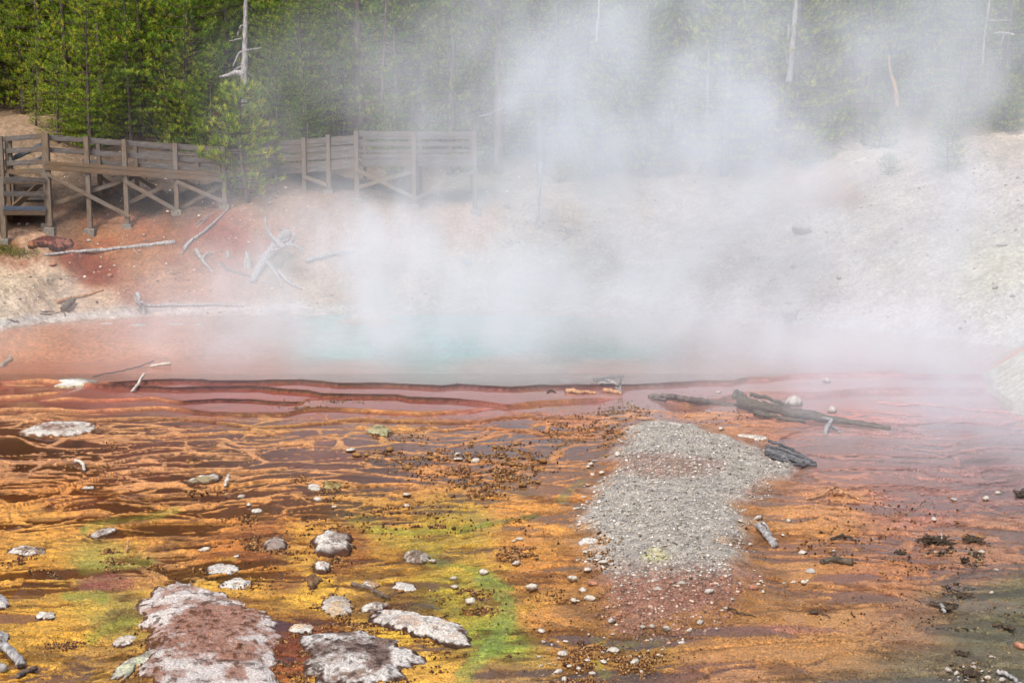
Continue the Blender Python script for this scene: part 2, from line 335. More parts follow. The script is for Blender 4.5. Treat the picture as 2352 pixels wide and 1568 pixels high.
def attr(n, name):
    a = n.nodes.new('ShaderNodeAttribute'); a.attribute_name = name; return a
def objpos(n):
    g = n.nodes.new('ShaderNodeNewGeometry'); return g.outputs['Position']
def texobj(n):
    g = n.nodes.new('ShaderNodeTexCoord'); return g.outputs['Object']
def stretch(n, src, s):
    m = n.nodes.new('ShaderNodeMapping'); m.inputs['Scale'].default_value = s; n.links.new(src, m.inputs[0]); return m.outputs[0]

def mat_ground(name, grain, amt, bstr, bdist, wet=True):
    m, n, b = new_mat(name); c = attr(n, 'Col').outputs['Color']
    pos = objpos(n)
    f1 = noise_node(n, grain, 5, 0.7, pos); f2 = noise_node(n, grain * 0.22, 3, 0.6, stretch(n, pos, (1, 1.6, 1)))
    r1 = ramp(n, f1.outputs[0], [(0.36, (1 - amt,) * 3), (0.5, (1, 1, 1)), (0.64, (1 + amt * 1.1,) * 3)])
    r2 = ramp(n, f2.outputs[0], [(0.3, (0.82, 0.8, 0.78)), (0.7, (1.14, 1.15, 1.16))])
    c1 = mixc(n, c, r1.outputs[0], 1.0, 'MULTIPLY'); c2 = mixc(n, c1, r2.outputs[0], 1.0, 'MULTIPLY')
    n.links.new(c2, b.inputs['Base Color'])
    if wet:
        n.links.new(maprange(n, attr(n, 'wet').outputs['Fac'], 0, 1, 0.85, 0.32), b.inputs['Roughness'])
    else: b.inputs['Roughness'].default_value = 0.9
    b.inputs['Specular IOR Level'].default_value = 0.35
    bump(n, b, f1.outputs[0], bstr, bdist)
    return m
M_TERR = mat_ground('terrace_mat', 42, 0.5, 1.0, 0.05)
M_HILL = mat_ground('bank_soil', 9, 0.32, 0.9, 0.10, wet=True)

def mat_water(name, ripple, rough, tint=(1, 1, 1)):
    m, n, b = new_mat(name); n.nodes.remove(b)
    out = [k for k in n.nodes if k.type == 'OUTPUT_MATERIAL'][0]
    g = n.nodes.new('ShaderNodeBsdfGlossy'); g.inputs['Roughness'].default_value = rough
    t = n.nodes.new('ShaderNodeBsdfTransparent'); t.inputs[0].default_value = (*tint, 1)
    fr = n.nodes.new('ShaderNodeFresnel'); fr.inputs[0].default_value = 1.33
    mx = n.nodes.new('ShaderNodeMixShader')
    nz = noise_node(n, 6, 3, 0.55, stretch(n, objpos(n), (0.5, 2.0, 1)))
    k = n.nodes.new('ShaderNodeBump'); k.inputs['Strength'].default_value = ripple; k.inputs['Distance'].default_value = 0.02
    n.links.new(nz.outputs[0], k.inputs['Height'])
    n.links.new(k.outputs[0], g.inputs['Normal']); n.links.new(k.outputs[0], fr.inputs['Normal'])
    n.links.new(fr.outputs[0], mx.inputs[0]); n.links.new(t.outputs[0], mx.inputs[1]); n.links.new(g.outputs[0], mx.inputs[2])
    n.links.new(mx.outputs[0], out.inputs['Surface']); return m
M_POOL = mat_water('pool_water', 0.35, 0.06)
M_FILM = mat_water('shallow_water', 0.08, 0.04)

def mat_simple(name, c1, c2, scale=8, rough=0.85, bs=0.6, bd=0.02, sx=(1, 1, 1), extra=None):
    m, n, b = new_mat(name); f = noise_node(n, scale, 5, 0.65, stretch(n, texobj(n), sx))
    r = ramp(n, f.outputs[0], [(0.32, tuple(lin(c1))), (0.68, tuple(lin(c2)))])
    n.links.new(r.outputs[0], b.inputs['Base Color']); b.inputs['Roughness'].default_value = rough
    b.inputs['Specular IOR Level'].default_value = 0.3
    bump(n, b, f.outputs[0], bs, bd); return m
def mat_col(name, grain, amt, rough=0.85, bs=0.7, bd=0.02):
    m, n, b = new_mat(name); c = attr(n, 'Col').outputs['Color']; f = noise_node(n, grain, 5, 0.7, objpos(n))
    r1 = ramp(n, f.outputs[0], [(0.36, (1 - amt,) * 3), (0.5, (1, 1, 1)), (0.64, (1 + amt,) * 3)])
    n.links.new(mixc(n, c, r1.outputs[0], 1.0, 'MULTIPLY'), b.inputs['Base Color']); b.inputs['Roughness'].default_value = rough
    b.inputs['Specular IOR Level'].default_value = 0.3
    bump(n, b, f.outputs[0], bs, bd); return m
M_CRUST = mat_col('sinter_crust', 50, 0.48, 0.9, 0.9, 0.02)
M_ROCK = mat_col('rock', 30, 0.22, 0.85, 0.8, 0.012)
M_STONES = mat_col('small_stones', 30, 0.15, 0.85, 0.4, 0.01)
M_NUB = mat_col('microbial_growth', 60, 0.35, 0.7, 0.8, 0.01)
M_GREYWOOD = mat_simple('weathered_wood', (92, 88, 86), (205, 200, 195), 18, 0.85, 0.8, 0.02, (1, 1, 0.25))
M_PALEWOOD = mat_simple('pale_wood', (170, 155, 130), (232, 225, 210), 12, 0.85, 0.7, 0.02, (1, 1, 0.3))
M_ORANGEWOOD = mat_simple('orange_wood', (140, 88, 55), (222, 172, 120), 10, 0.85, 0.7, 0.02, (1, 1, 0.3))
M_DARKWOOD = mat_simple('dark_wet_wood', (26, 22, 18), (140, 124, 100), 22, 0.7, 1.0, 0.04, (0.25, 1.3, 1.3))
M_CHARWOOD = mat_simple('charred_wood', (14, 14, 15), (150, 150, 152), 24, 0.75, 1.0, 0.03, (0.35, 1.6, 1.6))
M_BARK = mat_simple('pine_bark', (62, 52, 48), (132, 115, 102), 9, 0.9, 0.8, 0.03, (1, 1, 0.3))
M_TWIG = mat_simple('dead_twig', (110, 104, 98), (175, 170, 165), 5, 0.9, 0.2, 0.01)
M_DEBRIS = mat_simple('dark_debris', (38, 30, 26), (105, 85, 62), 25, 0.8, 0.8, 0.01)
M_CONCRETE = mat_simple('concrete', (105, 98, 86), (150, 142, 128), 14, 0.9, 0.5, 0.01)
M_GREEN = mat_simple('mossy_grass', (70, 75, 20), (150, 148, 50), 10, 0.8, 0.3, 0.01)
def mat_timber(name, a, b_, c_):
    m, n, b = new_mat(name); f = noise_node(n, 3.0, 6, 0.65, stretch(n, texobj(n), (1, 9, 9)), 0.6)
    g = noise_node(n, 0.9, 3, 0.5, texobj(n))
    r = ramp(n, f.outputs[0], [(0.3, tuple(lin(a))), (0.7, tuple(lin(b_)))])
    mk = maprange(n, g.outputs[0], 0.45, 0.65, 0, 0.75)
    n.links.new(mixc(n, r.outputs[0], tuple(lin(c_)), mk), b.inputs['Base Color']); b.inputs['Roughness'].default_value = 0.85
    b.inputs['Specular IOR Level'].default_value = 0.3
    bump(n, b, f.outputs[0], 0.6, 0.01); return m
M_RAIL = mat_timber('rail_timber', (62, 59, 57), (135, 130, 125), (112, 90, 70))
M_POST = mat_timber('post_timber', (84, 70, 56), (150, 130, 106), (118, 112, 105))
M_BROWNT = mat_timber('brown_timber', (84, 66, 48), (142, 114, 82), (104, 97, 90))
M_BLUE = mat_timber('blue_grey_timber', (70, 84, 98), (108, 122, 136), (90, 100, 110))
def mat_leaf():
    m, n, b = new_mat('pine_needles'); c = attr(n, 'Col').outputs['Color']
    oi = n.nodes.new('ShaderNodeObjectInfo')
    hs = n.nodes.new('ShaderNodeHueSaturation')
    n.links.new(maprange(n, oi.outputs['Random'], 0, 1, 0.485, 0.52), hs.inputs['Hue'])
    n.links.new(maprange(n, oi.outputs['Random'], 0, 1, 1.15, 0.8), hs.inputs['Value'])
    n.links.new(c, hs.inputs['Color']); n.links.new(hs.outputs[0], b.inputs['Base Color'])
    b.inputs['Roughness'].default_value = 0.6; b.inputs['Specular IOR Level'].default_value = 0.25
    out = [k for k in n.nodes if k.type == 'OUTPUT_MATERIAL'][0]
    tr = n.nodes.new('ShaderNodeBsdfTranslucent'); n.links.new(hs.outputs[0], tr.inputs[0])
    mx = n.nodes.new('ShaderNodeMixShader'); mx.inputs[0].default_value = 0.42
    n.links.new(b.outputs[0], mx.inputs[1]); n.links.new(tr.outputs[0], mx.inputs[2]); n.links.new(mx.outputs[0], out.inputs['Surface'])
    return m
M_LEAF = mat_leaf()

# ------------------------------------------------------------------ terrace ground
def grid_faces(nr, nc):
    i = np.arange(nr * nc).reshape(nr, nc)
    return np.stack([i[:-1, :-1], i[:-1, 1:], i[1:, 1:], i[1:, :-1]], -1).reshape(-1, 4)
def blob_uv(u, v, cu, cv, ru, rv, seed=0, soft=0.35, wob=0.5):
    a = np.hypot((u - cu) / ru, (v - cv) / rv) + wob * (fbm(u / ru * 1.1 + seed, v / rv * 1.1 + seed * 3, seed, 4) - 0.5) * 2
    return 1 - sstep(1 - soft, 1 + soft, a)
def streak_uv(u, v, pts, wdt, seed=0):
    d = np.full(u.shape, 1e9)
    for (ax, ay), (bx, by) in zip(pts[:-1], pts[1:]):
        ex, ey = bx - ax, by - ay; t = np.clip(((u - ax) * ex + (v - ay) * ey) / (ex * ex + ey * ey), 0, 1)
        d = np.minimum(d, np.hypot(u - ax - t * ex, (v - ay - t * ey) * 1.5))
    return 1 - sstep(0.5, 1.3, d / wdt + 0.9 * (fbm(u / wdt * 0.7, v / wdt * 0.9, seed, 4) - 0.5) * 2)

def colour_terraces(x, y, z, L):
    u, v = proj(x, y, z)
    pool = idw(u, v, CPuv, CPp); mat = idw(u, v, CPuv, CPm)
    pool = pool * (1 + 0.75 * sstep(985, 950, v))[..., None]  # far pools lightened: pale reflection of the water put into their colour
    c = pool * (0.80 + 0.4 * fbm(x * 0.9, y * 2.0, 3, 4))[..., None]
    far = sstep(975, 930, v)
    fine = fbm(x * 7, y * 16, 5, 4); vf = fbm(x * 26, y * 40, 11, 3); rib = fbm(x * 5 + 1.2 * fbm(x * 2, y * 3, 2, 2), y * 34 + 5 * fbm(x * 1.2, y * 1.5, 3, 3), 7, 3); fine = np.clip(fine * 0.6 + vf * 0.45 + rib * 0.45 - 0.25, 0, 1)
    m = np.clip(L['mat'] * (1 - 0.25 * sstep(1180, 1080, v)) + 0.95 * np.clip(L['net'] * 1.1, 0, 1) * (1 - 0.6 * far * sstep(560, 640, u)) + np.clip((L['K'] + 0.5 * (vf - .5) - 0.35) * 3, 0, 1), 0, 1)
    rz = sstep(1620, 1850, u); m = m * (1 - 0.78 * rz * sstep(1160, 1070, v)); c = c * (1 + 0.35 * rz * sstep(1180, 1080, v))[..., None]
    mm = mat * (1 + 0.22 * sstep(1280, 1100, v))[..., None] * ((0.42 + 0.28 * rz) + (1.2 - 0.55 * rz) * fine)[..., None]
    # brown staining and dark crumbs in the mats
    st = sstep(0.56, 0.70, fbm(x * 1.7 + 4, y * 3.6, 9, 5))
    mm = mm * (1 - 0.60 * st * sstep(1000, 1150, v))[..., None] + lin((95, 45, 20)) * (0.35 * st * sstep(1000, 1150, v))[..., None]
    yl = sstep(0.58, 0.72, fbm(x * 2.3, y * 3.0 + 8, 12, 4)) * sstep(1180, 1300, v) * sstep(1300, 1150, u)
    mm = mm * (1 - 0.45 * yl)[..., None] + lin((245, 195, 60)) * (0.45 * yl)[..., None]
    c = c * (1 - m)[..., None] + mm * m[..., None]
    # dark dams
    dk = np.clip(L['DK'], 0, 1); dkc = lin((56, 32, 30)) * (0.55 + 0.9 * fine)[..., None]
    c = c * (1 - dk)[..., None] + dkc * dk[..., None]
    dl = L['DL'] * 0.75; c = c * (1 - dl)[..., None] + lin((62, 34, 24)) * (0.4 + 1.2 * fine)[..., None] * dl[..., None]  # dark line below dams and ridges: undercut shade put into the colour
    # green growth
    for pts, wd, cc, k, sd in (
        ([(1235, 1186), (1190, 1190), (1150, 1198), (1105, 1206), (1060, 1222)], 8, (92, 112, 30), .7, 1),
        ([(1108, 1205), (1050, 1214), (960, 1222), (860, 1215)], 14, (160, 160, 40), .6, 2),
        ([(985, 1288), (1060, 1300), (1120, 1320), (1165, 1350)], 14, (140, 160, 60), .5, 3),
        ([(1120, 1330), (1165, 1380), (1165, 1440), (1130, 1490), (1075, 1535), (1060, 1580)], 24, (136, 158, 66), .6, 4),
        ([(820, 1200), (900, 1235), (1000, 1260)], 30, (172, 165, 50), .4, 5), ([(960, 1400), (1010, 1380), (1060, 1420)], 26, (160, 155, 45), .6, 6),
        ([(205, 1208), (260, 1196), (330, 1190), (400, 1172)], 13, (170, 170, 60), .4, 7), ([(200, 1300), (270, 1295), (340, 1290)], 22, (158, 160, 65), .45, 8),
        ([(190, 1212), (193, 1222)], 8, (130, 160, 60), .5, 9), ([(150, 1370), (215, 1365), (230, 1372)], 18, (150, 160, 60), .6, 10), ([(205, 1462), (250, 1440), (300, 1425)], 22, (158, 155, 50), .7, 11),
        ([(1290, 1150), (1300, 1130), (1330, 1110)], 12, (170, 160, 70), .6, 12), ([(1370, 1470), (1420, 1485), (1500, 1470)], 16, (170, 160, 50), .5, 13), ([(1390, 1550), (1370, 1520)], 16, (165, 160, 50), .5, 14)):
        s = streak_uv(u, v, pts, wd, sd) * k * (0.55 + 0.9 * fbm(x * 3, y * 5, sd, 4))
        c = c * (1 - s)[..., None] + lin(cc) * (s * (0.4 + 1.2 * fine))[..., None]
    # reddish and purple patches
    for cu, cv, ru, rv, cc, k, sd in ((255, 1335, 70, 22, (160, 88, 78), .7, 1), (650, 1330, 45, 40, (150, 78, 34), .6, 2), (1180, 1232, 60, 26, (200, 130, 60), .4, 3), (790, 1268, 60, 60, (140, 75, 40), .6, 4), (610, 1250, 60, 45, (120, 66, 40), .6, 5),
                                      (560, 1430, 120, 60, (110, 55, 35), .4, 6), (890, 1395, 130, 40, (92, 52, 40), .7, 7), (720, 1470, 120, 60, (120, 62, 36), .7, 8), (1560, 1040, 30, 20, (200, 140, 80), .3, 9),
                                      (1320, 1400, 60, 25, (150, 110, 80), .5, 10), (1750, 1445, 150, 10, (180, 120, 112), .6, 11), (2080, 1420, 90, 60, (188, 128, 100), .4, 12), (2250, 1390, 90, 14, (150, 118, 112), .5, 13)):
        s = blob_uv(u, v, cu, cv, ru, rv, sd) * k
        c = c * (1 - s)[..., None] + lin(cc) * (s * (0.6 + 0.8 * fine))[..., None]
    # gravel bar
    bar = L['bar']; gn = fbm(x * 9, y * 12, 7, 4)
    gc = lin((182, 174, 161)) * (0.45 + 1.1 * gn)[..., None]
    pk = np.clip(sstep(1265, 1345, v) + 0.7 * blob_uv(u, v, 1520, 1070, 130, 30, 3), 0, 1)[..., None]
    gc = gc * (1 - pk) + lin((165, 118, 95)) * (0.5 + 0.95 * gn)[..., None] * pk
    ye = blob_uv(u, v, 1505, 1275, 28, 16, 2)[..., None]; gc = gc * (1 - ye * .5) + lin((225, 222, 130)) * ye * .5
    c = c * (1 - bar)[..., None] + gc * bar[..., None]
    edge = np.exp(-((L['sd'] + 0.12) / 0.22) ** 2) * 0.5
    c = c * (1 - edge)[..., None] + lin((128, 88, 48)) * (edge * (0.5 + gn))[..., None]
    # darkened grit lower right
    gr = sstep(0, 1, ((u - 2060) * 0.75 + (v - 1330) * 1.15) / 330 + 0.8 * (fbm(x * 1.5, y * 1.5, 6, 4) - 0.5)); gr = gr * sstep(1330, 1400, v + 0.12 * (u - 2000))
    c = c * (1 - 0.75 * gr)[..., None] + (lin((120, 112, 86)) * (0.4 + 1.1 * fbm(x * 4, y * 7, 3, 4))[..., None]) * (0.75 * gr)[..., None]
    mo = sstep(-0.2, 0.02, L['q'])[..., None]; c = c * (1 - mo) + lin((214, 208, 190)) * (0.6 + 0.75 * gn)[..., None] * mo
    sat = sstep(1050, 1200, v)[..., None] * 0.06; lu = c.mean(-1, keepdims=True); c = np.maximum(lu + (c - lu) * (1 + sat), 0.004)
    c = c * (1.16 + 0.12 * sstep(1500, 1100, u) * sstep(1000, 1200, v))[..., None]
    wet = np.clip(1 - 0.9 * bar, 0, 1) * (1 - mo[..., 0])
    return c, wet

vs = np.concatenate([np.arange(1760, 1000, -1.75), np.arange(1000, 850, -0.95)])
ys = onplane(CX + 0 * vs, vs, -0.05)[1]
us = np.concatenate([np.arange(-420, -40, 9), np.arange(-40, 2392, 2.2), np.arange(2392, 2780, 9)])
YY, UU = np.meshgrid(ys, us, indexing='ij'); XX = (UU - CX) / FPX * YY * (1.0 / 1.0)
ZZ, L = land(XX, YY, full=True)
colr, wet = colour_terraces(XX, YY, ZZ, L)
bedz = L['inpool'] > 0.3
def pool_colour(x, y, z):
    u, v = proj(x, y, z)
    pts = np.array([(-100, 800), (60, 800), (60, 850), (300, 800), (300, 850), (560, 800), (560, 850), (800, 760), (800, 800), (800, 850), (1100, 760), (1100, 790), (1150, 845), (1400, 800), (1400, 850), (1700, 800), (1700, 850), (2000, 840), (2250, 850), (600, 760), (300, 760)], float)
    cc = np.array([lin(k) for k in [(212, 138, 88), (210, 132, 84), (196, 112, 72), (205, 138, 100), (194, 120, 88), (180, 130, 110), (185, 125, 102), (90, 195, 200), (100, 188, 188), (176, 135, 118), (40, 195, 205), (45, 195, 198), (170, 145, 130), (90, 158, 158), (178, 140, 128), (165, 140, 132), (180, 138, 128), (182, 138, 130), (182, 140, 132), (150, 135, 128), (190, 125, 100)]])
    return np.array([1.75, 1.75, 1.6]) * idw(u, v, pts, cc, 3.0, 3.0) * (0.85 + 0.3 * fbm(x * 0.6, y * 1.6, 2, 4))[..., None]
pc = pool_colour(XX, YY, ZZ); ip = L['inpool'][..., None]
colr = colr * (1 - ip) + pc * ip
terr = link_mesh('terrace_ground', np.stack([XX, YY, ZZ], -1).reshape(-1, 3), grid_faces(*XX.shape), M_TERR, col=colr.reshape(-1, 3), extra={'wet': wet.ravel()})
tag(terr, kind='structure')

# water lying behind the dams, and the pool
sub = (slice(None, None, 1), slice(None, None, 2))
xw, yw, Wl, ipw = XX[sub], YY[sub], L['W'][sub], L['inpool'][sub]
keep = np.where(ys < 29.2)[0]; r1 = keep[-1]
yA2 = np.interp(xw, RIMW[0][3], RIMW[0][4])
zw = Wl - 0.002 * 1.0
rows = np.where(vs >= 862)[0]
film = link_mesh('terrace_water', np.stack([xw, yw, zw], -1)[rows].reshape(-1, 3), grid_faces(len(rows), xw.shape[1]), M_FILM)
tag(film, kind='structure')
px_, py_ = np.meshgrid(np.linspace(-32, 32, 160), np.linspace(27.0, 43, 60))
yA3 = np.interp(px_, RIMW[0][3], RIMW[0][4])
py_ = yA3 + 0.03 + (py_ - 27) / 16 * (44 - yA3)
pw = link_mesh('pool_water', np.stack([px_, py_, px_ * 0 + 0.006], -1).reshape(-1, 3), grid_faces(*px_.shape), M_POOL)
tag(pw, kind='structure')

# ------------------------------------------------------------------ hillside: pool bed, banks and the slope under the wood
y0 = ys[-1]
yh = np.concatenate([[y0], np.arange(y0 + 0.1, 60, 0.12), np.geomspace(60.2, 230, 90)])
uh = np.concatenate([np.arange(-900, -60, 20), np.arange(-60, 2420, 4.4), np.arange(2420, 3300, 20)])
YH, UH = np.meshgrid(yh, uh, indexing='ij'); XH = (UH - CX) / FPX * YH
ZH, LH = land(XH, YH, full=True)
def colour_hill(x, y, z, L):
    u, v = proj(x, y, z); d = L['d']
    HP = [(0, 640, (206, 182, 148)), (120, 640, (205, 178, 145)), (0, 700, (205, 185, 158)), (150, 690, (200, 175, 145)), (230, 700, (195, 165, 135)), (60, 560, (190, 150, 115)), (250, 560, (176, 120, 82)), (180, 600, (150, 70, 30)), (220, 625, (150, 66, 30)), (330, 600, (178, 126, 90)),
          (330, 540, (168, 108, 78)), (400, 640, (176, 128, 98)), (320, 680, (180, 125, 100)), (250, 520, (166, 118, 85)), (540, 545, (165, 84, 58)), (500, 600, (176, 122, 94)), (600, 520, (170, 125, 92)), (620, 470, (160, 125, 95)), (640, 620, (165, 140, 112)), (700, 660, (178, 155, 128)),
          (800, 600, (190, 160, 140)), (900, 560, (195, 165, 145)), (1000, 620, (200, 175, 155)), (1080, 520, (195, 155, 125)), (1200, 560, (195, 180, 160)), (1300, 480, (185, 165, 140)), (1300, 640, (190, 180, 160)), (1500, 560, (205, 190, 175)), (1500, 700, (200, 190, 180)), (1700, 500, (210, 195, 182)),
          (1600, 620, (205, 190, 178)), (1900, 440, (185, 140, 105)), (1900, 520, (215, 205, 192)), (1900, 640, (212, 203, 190)), (2100, 450, (218, 205, 192)), (2100, 620, (208, 200, 185)), (2250, 400, (220, 205, 190)), (2250, 620, (200, 195, 170)), (2340, 720, (205, 200, 190)), (2300, 340, (205, 185, 160)), (2000, 350, (210, 195, 175)), (2150, 760, (215, 205, 195)),
          (40, 285, (170, 138, 105)), (10, 270, (165, 135, 102)), (60, 380, (165, 135, 100)), (60, 200, (95, 78, 58)), (0, 480, (150, 120, 90)), (150, 500, (120, 90, 66)), (300, 300, (110, 85, 60)), (300, 430, (84, 70, 56)), (450, 440, (92, 76, 60)), (200, 455, (84, 70, 56)), (370, 470, (96, 78, 60)), (110, 470, (84, 70, 56)), (700, 380, (105, 82, 60)), (900, 420, (125, 105, 85)), (1100, 400, (120, 110, 85)), (1400, 380, (140, 125, 100)), (1700, 350, (150, 135, 110)), (1900, 280, (145, 130, 100)), (2250, 260, (170, 150, 120)), (2100, 250, (140, 125, 95)),  # dark points around the boardwalk: partly shade put into the colour, partly dark brush
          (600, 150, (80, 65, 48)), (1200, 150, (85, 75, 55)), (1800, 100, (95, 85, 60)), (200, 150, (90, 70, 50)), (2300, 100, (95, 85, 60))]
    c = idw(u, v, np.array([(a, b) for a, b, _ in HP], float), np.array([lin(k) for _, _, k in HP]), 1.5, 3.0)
    n1 = fbm(x * 1.5, y * 1.5, 3, 5); n2 = fbm(x * 7, y * 7, 6, 3)
    c = c * (0.62 + 0.5 * n1 + 0.32 * n2)[..., None]
    rp = sstep(0.55, 0.68, fbm(x * 0.9 + 3, y * 0.9, 8, 4)) * sstep(700, 560, u) * sstep(650, 600, v) * sstep(460, 520, v)
    c = c * (1 - 0.5 * rp)[..., None] + lin((165, 80, 48)) * (0.5 * rp)[..., None]
    lf = sstep(640, 500, u) * sstep(500, 530, v) * sstep(720, 680, v) * sstep(.58, .74, (c[..., 0] - c[..., 2]) / c[..., 0]); c = c * (1 - lf[..., None] * np.array([0.20, 0.28, 0.46]))
    band = np.exp(-((d - 0.35 + 0.5 * (n1 - 0.5)) / 0.35) ** 2) * 0.75
    c = c * (1 - band)[..., None] + lin((205, 203, 196)) * (band * (0.55 + 0.8 * n2))[..., None]
    ip = (1 - sstep(-0.15, 0.05, d))[..., None]
    c = c * (1 - ip) + pool_colour(x, y, z) * ip
    mound = sstep(0.0, 0.2, L['q'])[..., None] * (1 - sstep(33, 36, y))[..., None]
    c = c * (1 - mound) + lin((214, 208, 190)) * (0.6 + 0.75 * n2)[..., None] * mound
    return c, 0.8 * (1 - sstep(-0.1, 0.2, d))
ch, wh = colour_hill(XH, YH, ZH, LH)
ZH[0] = ZZ[-1][np.clip(np.searchsorted(us, uh), 0, len(us) - 1)] - 0.02
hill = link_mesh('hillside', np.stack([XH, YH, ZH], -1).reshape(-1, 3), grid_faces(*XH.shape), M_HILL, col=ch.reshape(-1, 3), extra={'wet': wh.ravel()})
tag(hill, kind='structure')
# the ground near and behind the camera
nx, ny = np.meshgrid(np.linspace(-60, 60, 60), np.linspace(-40, ys[0] + 0.3, 40)); nz = np.interp(ny, [-40, ys[0] - 2, ys[0] + 0.3], [-0.6, -0.6, -0.55])
nr = link_mesh('near_ground', np.stack([nx, ny, nz], -1).reshape(-1, 3), grid_faces(*nx.shape), M_TERR, col=np.tile(lin((190, 140, 80)), (nx.size, 1)), extra={'wet': np.ones(nx.size)})
tag(nr, kind='structure')

# ------------------------------------------------------------------ mesh builders for wood, stone and timber
class MB:
    def __init__(s): s.V = []; s.F = []; s.c = []
    def add(s, V, F, col=None):
        o = len(s.V); s.V.extend([tuple(v) for v in V]); s.F.extend([tuple(i + o for i in f) for f in F])
        if col is not None: s.c.extend([tuple(col)] * len(V))
    def build(s, name, mat, parent=None, smooth=True):
        if s.c: return link_mesh(name, s.V, s.F, mat, parent, smooth, col=np.array(s.c))
        return link_mesh(name, s.V, s.F, mat, parent, smooth)
def tube(mb, pts, r0, r1, sides=8, rough=0.12, rng=random, col=None, flat=1.0, radii=None):
    pts = [Vector(p) for p in pts]
    n = len(pts); V = []; up = Vector((0.03, 0.02, 1))
    for i, p in enumerate(pts):
        t = (pts[min(i + 1, n - 1)] - pts[max(i - 1, 0)]).normalized()
        a = t.cross(up if abs(t.dot(up.normalized())) < 0.95 else Vector((1, 0.1, 0))).normalized(); b = t.cross(a).normalized()
        r = radii[i] if radii else r0 + (r1 - r0) * i / (n - 1)
        for k in range(sides):
            w_ = 2 * math.pi * k / sides; q = r * (1 + rng.uniform(-rough, rough))
            V.append(p + a * math.cos(w_) * q + b * math.sin(w_) * q * flat)
    F = []
    for i in range(n - 1):
        for k in range(sides):
            a0 = i * sides + k; a1 = i * sides + (k + 1) % sides
            F.append((a0, a1, a1 + sides, a0 + sides))
    F.append(tuple(range(sides - 1, -1, -1))); F.append(tuple(range((n - 1) * sides, n * sides)))
    mb.add(V, F, col)
def smoothpath(pts, n=5, wob=0.0, rng=random):
    pts = [Vector(p) for p in pts]; out = []
    for i in range(len(pts) - 1):
        p0 = pts[max(i - 1, 0)]; p1 = pts[i]; p2 = pts[i + 1]; p3 = pts[min(i + 2, len(pts) - 1)]
        for k in range(n):
            t = k / n
            q = 0.5 * ((2 * p1) + (-p0 + p2) * t + (2 * p0 - 5 * p1 + 4 * p2 - p3) * t * t + (-p0 + 3 * p1 - 3 * p2 + p3) * t ** 3)
            out.append(q + Vector((rng.uniform(-wob, wob), rng.uniform(-wob, wob), rng.uniform(-wob, wob))))
    out.append(pts[-1]); return out
def box_between(mb, p, q, wd, ht, up=Vector((0, 0, 1))):
    """a board from p to q, wd across (horizontal), ht along up"""
    p, q = Vector(p), Vector(q); t = (q - p).normalized(); a = t.cross(up).normalized(); b = a.cross(t).normalized()
    V = [e + a * sx * wd / 2 + b * sz * ht / 2 for e in (p, q) for sx, sz in ((-1, -1), (1, -1), (1, 1), (-1, 1))]
    F = [(0, 1, 2, 3), (7, 6, 5, 4), (0, 4, 5, 1), (1, 5, 6, 2), (2, 6, 7, 3), (3, 7, 4, 0)]
    mb.add(V, F)
def local(o, mb, org):
    mb.V = [(v[0] - org[0], v[1] - org[1], v[2] - org[2]) for v in mb.V]
def board(name, p, q, wd, ht, mat, parent, bev=0.008):
    """a timber with its own long axis (so that the grain runs along it)"""
    p, q = Vector(p), Vector(q); Ln = (q - p).length; t = (q - p).normalized()
    up = Vector((0, 0, 1)) if abs(t.z) < 0.9 else Vector((0, -1, 0))
    a = up.cross(t).normalized(); b = t.cross(a)
    h, w2 = ht / 2, wd / 2; V = []; e = bev
    prof = [(-w2 + e, -h), (w2 - e, -h), (w2, -h + e), (w2, h - e), (w2 - e, h), (-w2 + e, h), (-w2, h - e), (-w2, -h + e)]
    ns = max(2, int(Ln / 0.5) + 1)
    for i in range(ns):
        s_ = Ln * i / (ns - 1)
        for y_, z_ in prof: V.append((s_, y_ + random.uniform(-.002, .002), z_ + random.uniform(-.003, .003)))
    F = [(i * 8 + k, i * 8 + (k + 1) % 8, (i + 1) * 8 + (k + 1) % 8, (i + 1) * 8 + k) for i in range(ns - 1) for k in range(8)]
    F += [tuple(range(7, -1, -1)), tuple(range((ns - 1) * 8, ns * 8))]
    o = link_mesh(name, V, F, mat, parent, smooth=False)
    M = Matrix((t, a, b)).transposed().to_4x4(); M.translation = p - (parent.location if parent else Vector())
    o.matrix_local = M; return o

# ------------------------------------------------------------------ boardwalk
random.seed(4)
def ground_below(p): return gz(p.x, p.y)
bw = empty('boardwalk', (-16, 45.5, 0)); tag(bw, 'weathered wooden boardwalk on cross-braced posts above the rusty red bank', 'boardwalk')
def post(pt, sz=0.15, mat=None, foot=True, extra=0.0, par=None):
    par = par or bw; z0 = ground_below(pt)
    board('post', (pt.x, pt.y, z0 + (0.12 if foot else -0.1) + extra), pt, sz, sz, mat or M_POST, par)
    if foot:
        f = MB(); s = 0.17
        V = [(pt.x + sx * s * k, pt.y + sy * s * k, z) for z, k in ((z0 - 0.25, 1.0), (z0 + 0.06, 1.0), (z0 + 0.10, 0.88)) for sx, sy in ((-1, -1), (1, -1), (1, 1), (-1, 1))]
        F = [(i * 4 + k, i * 4 + (k + 1) % 4, i * 4 + 4 + (k + 1) % 4, i * 4 + 4 + k) for i in (0, 1) for k in range(4)] + [(8, 9, 10, 11)]
        f.add([Vector(v) - par.location for v in V], F); f.build('footing', M_CONCRETE, par, smooth=False)
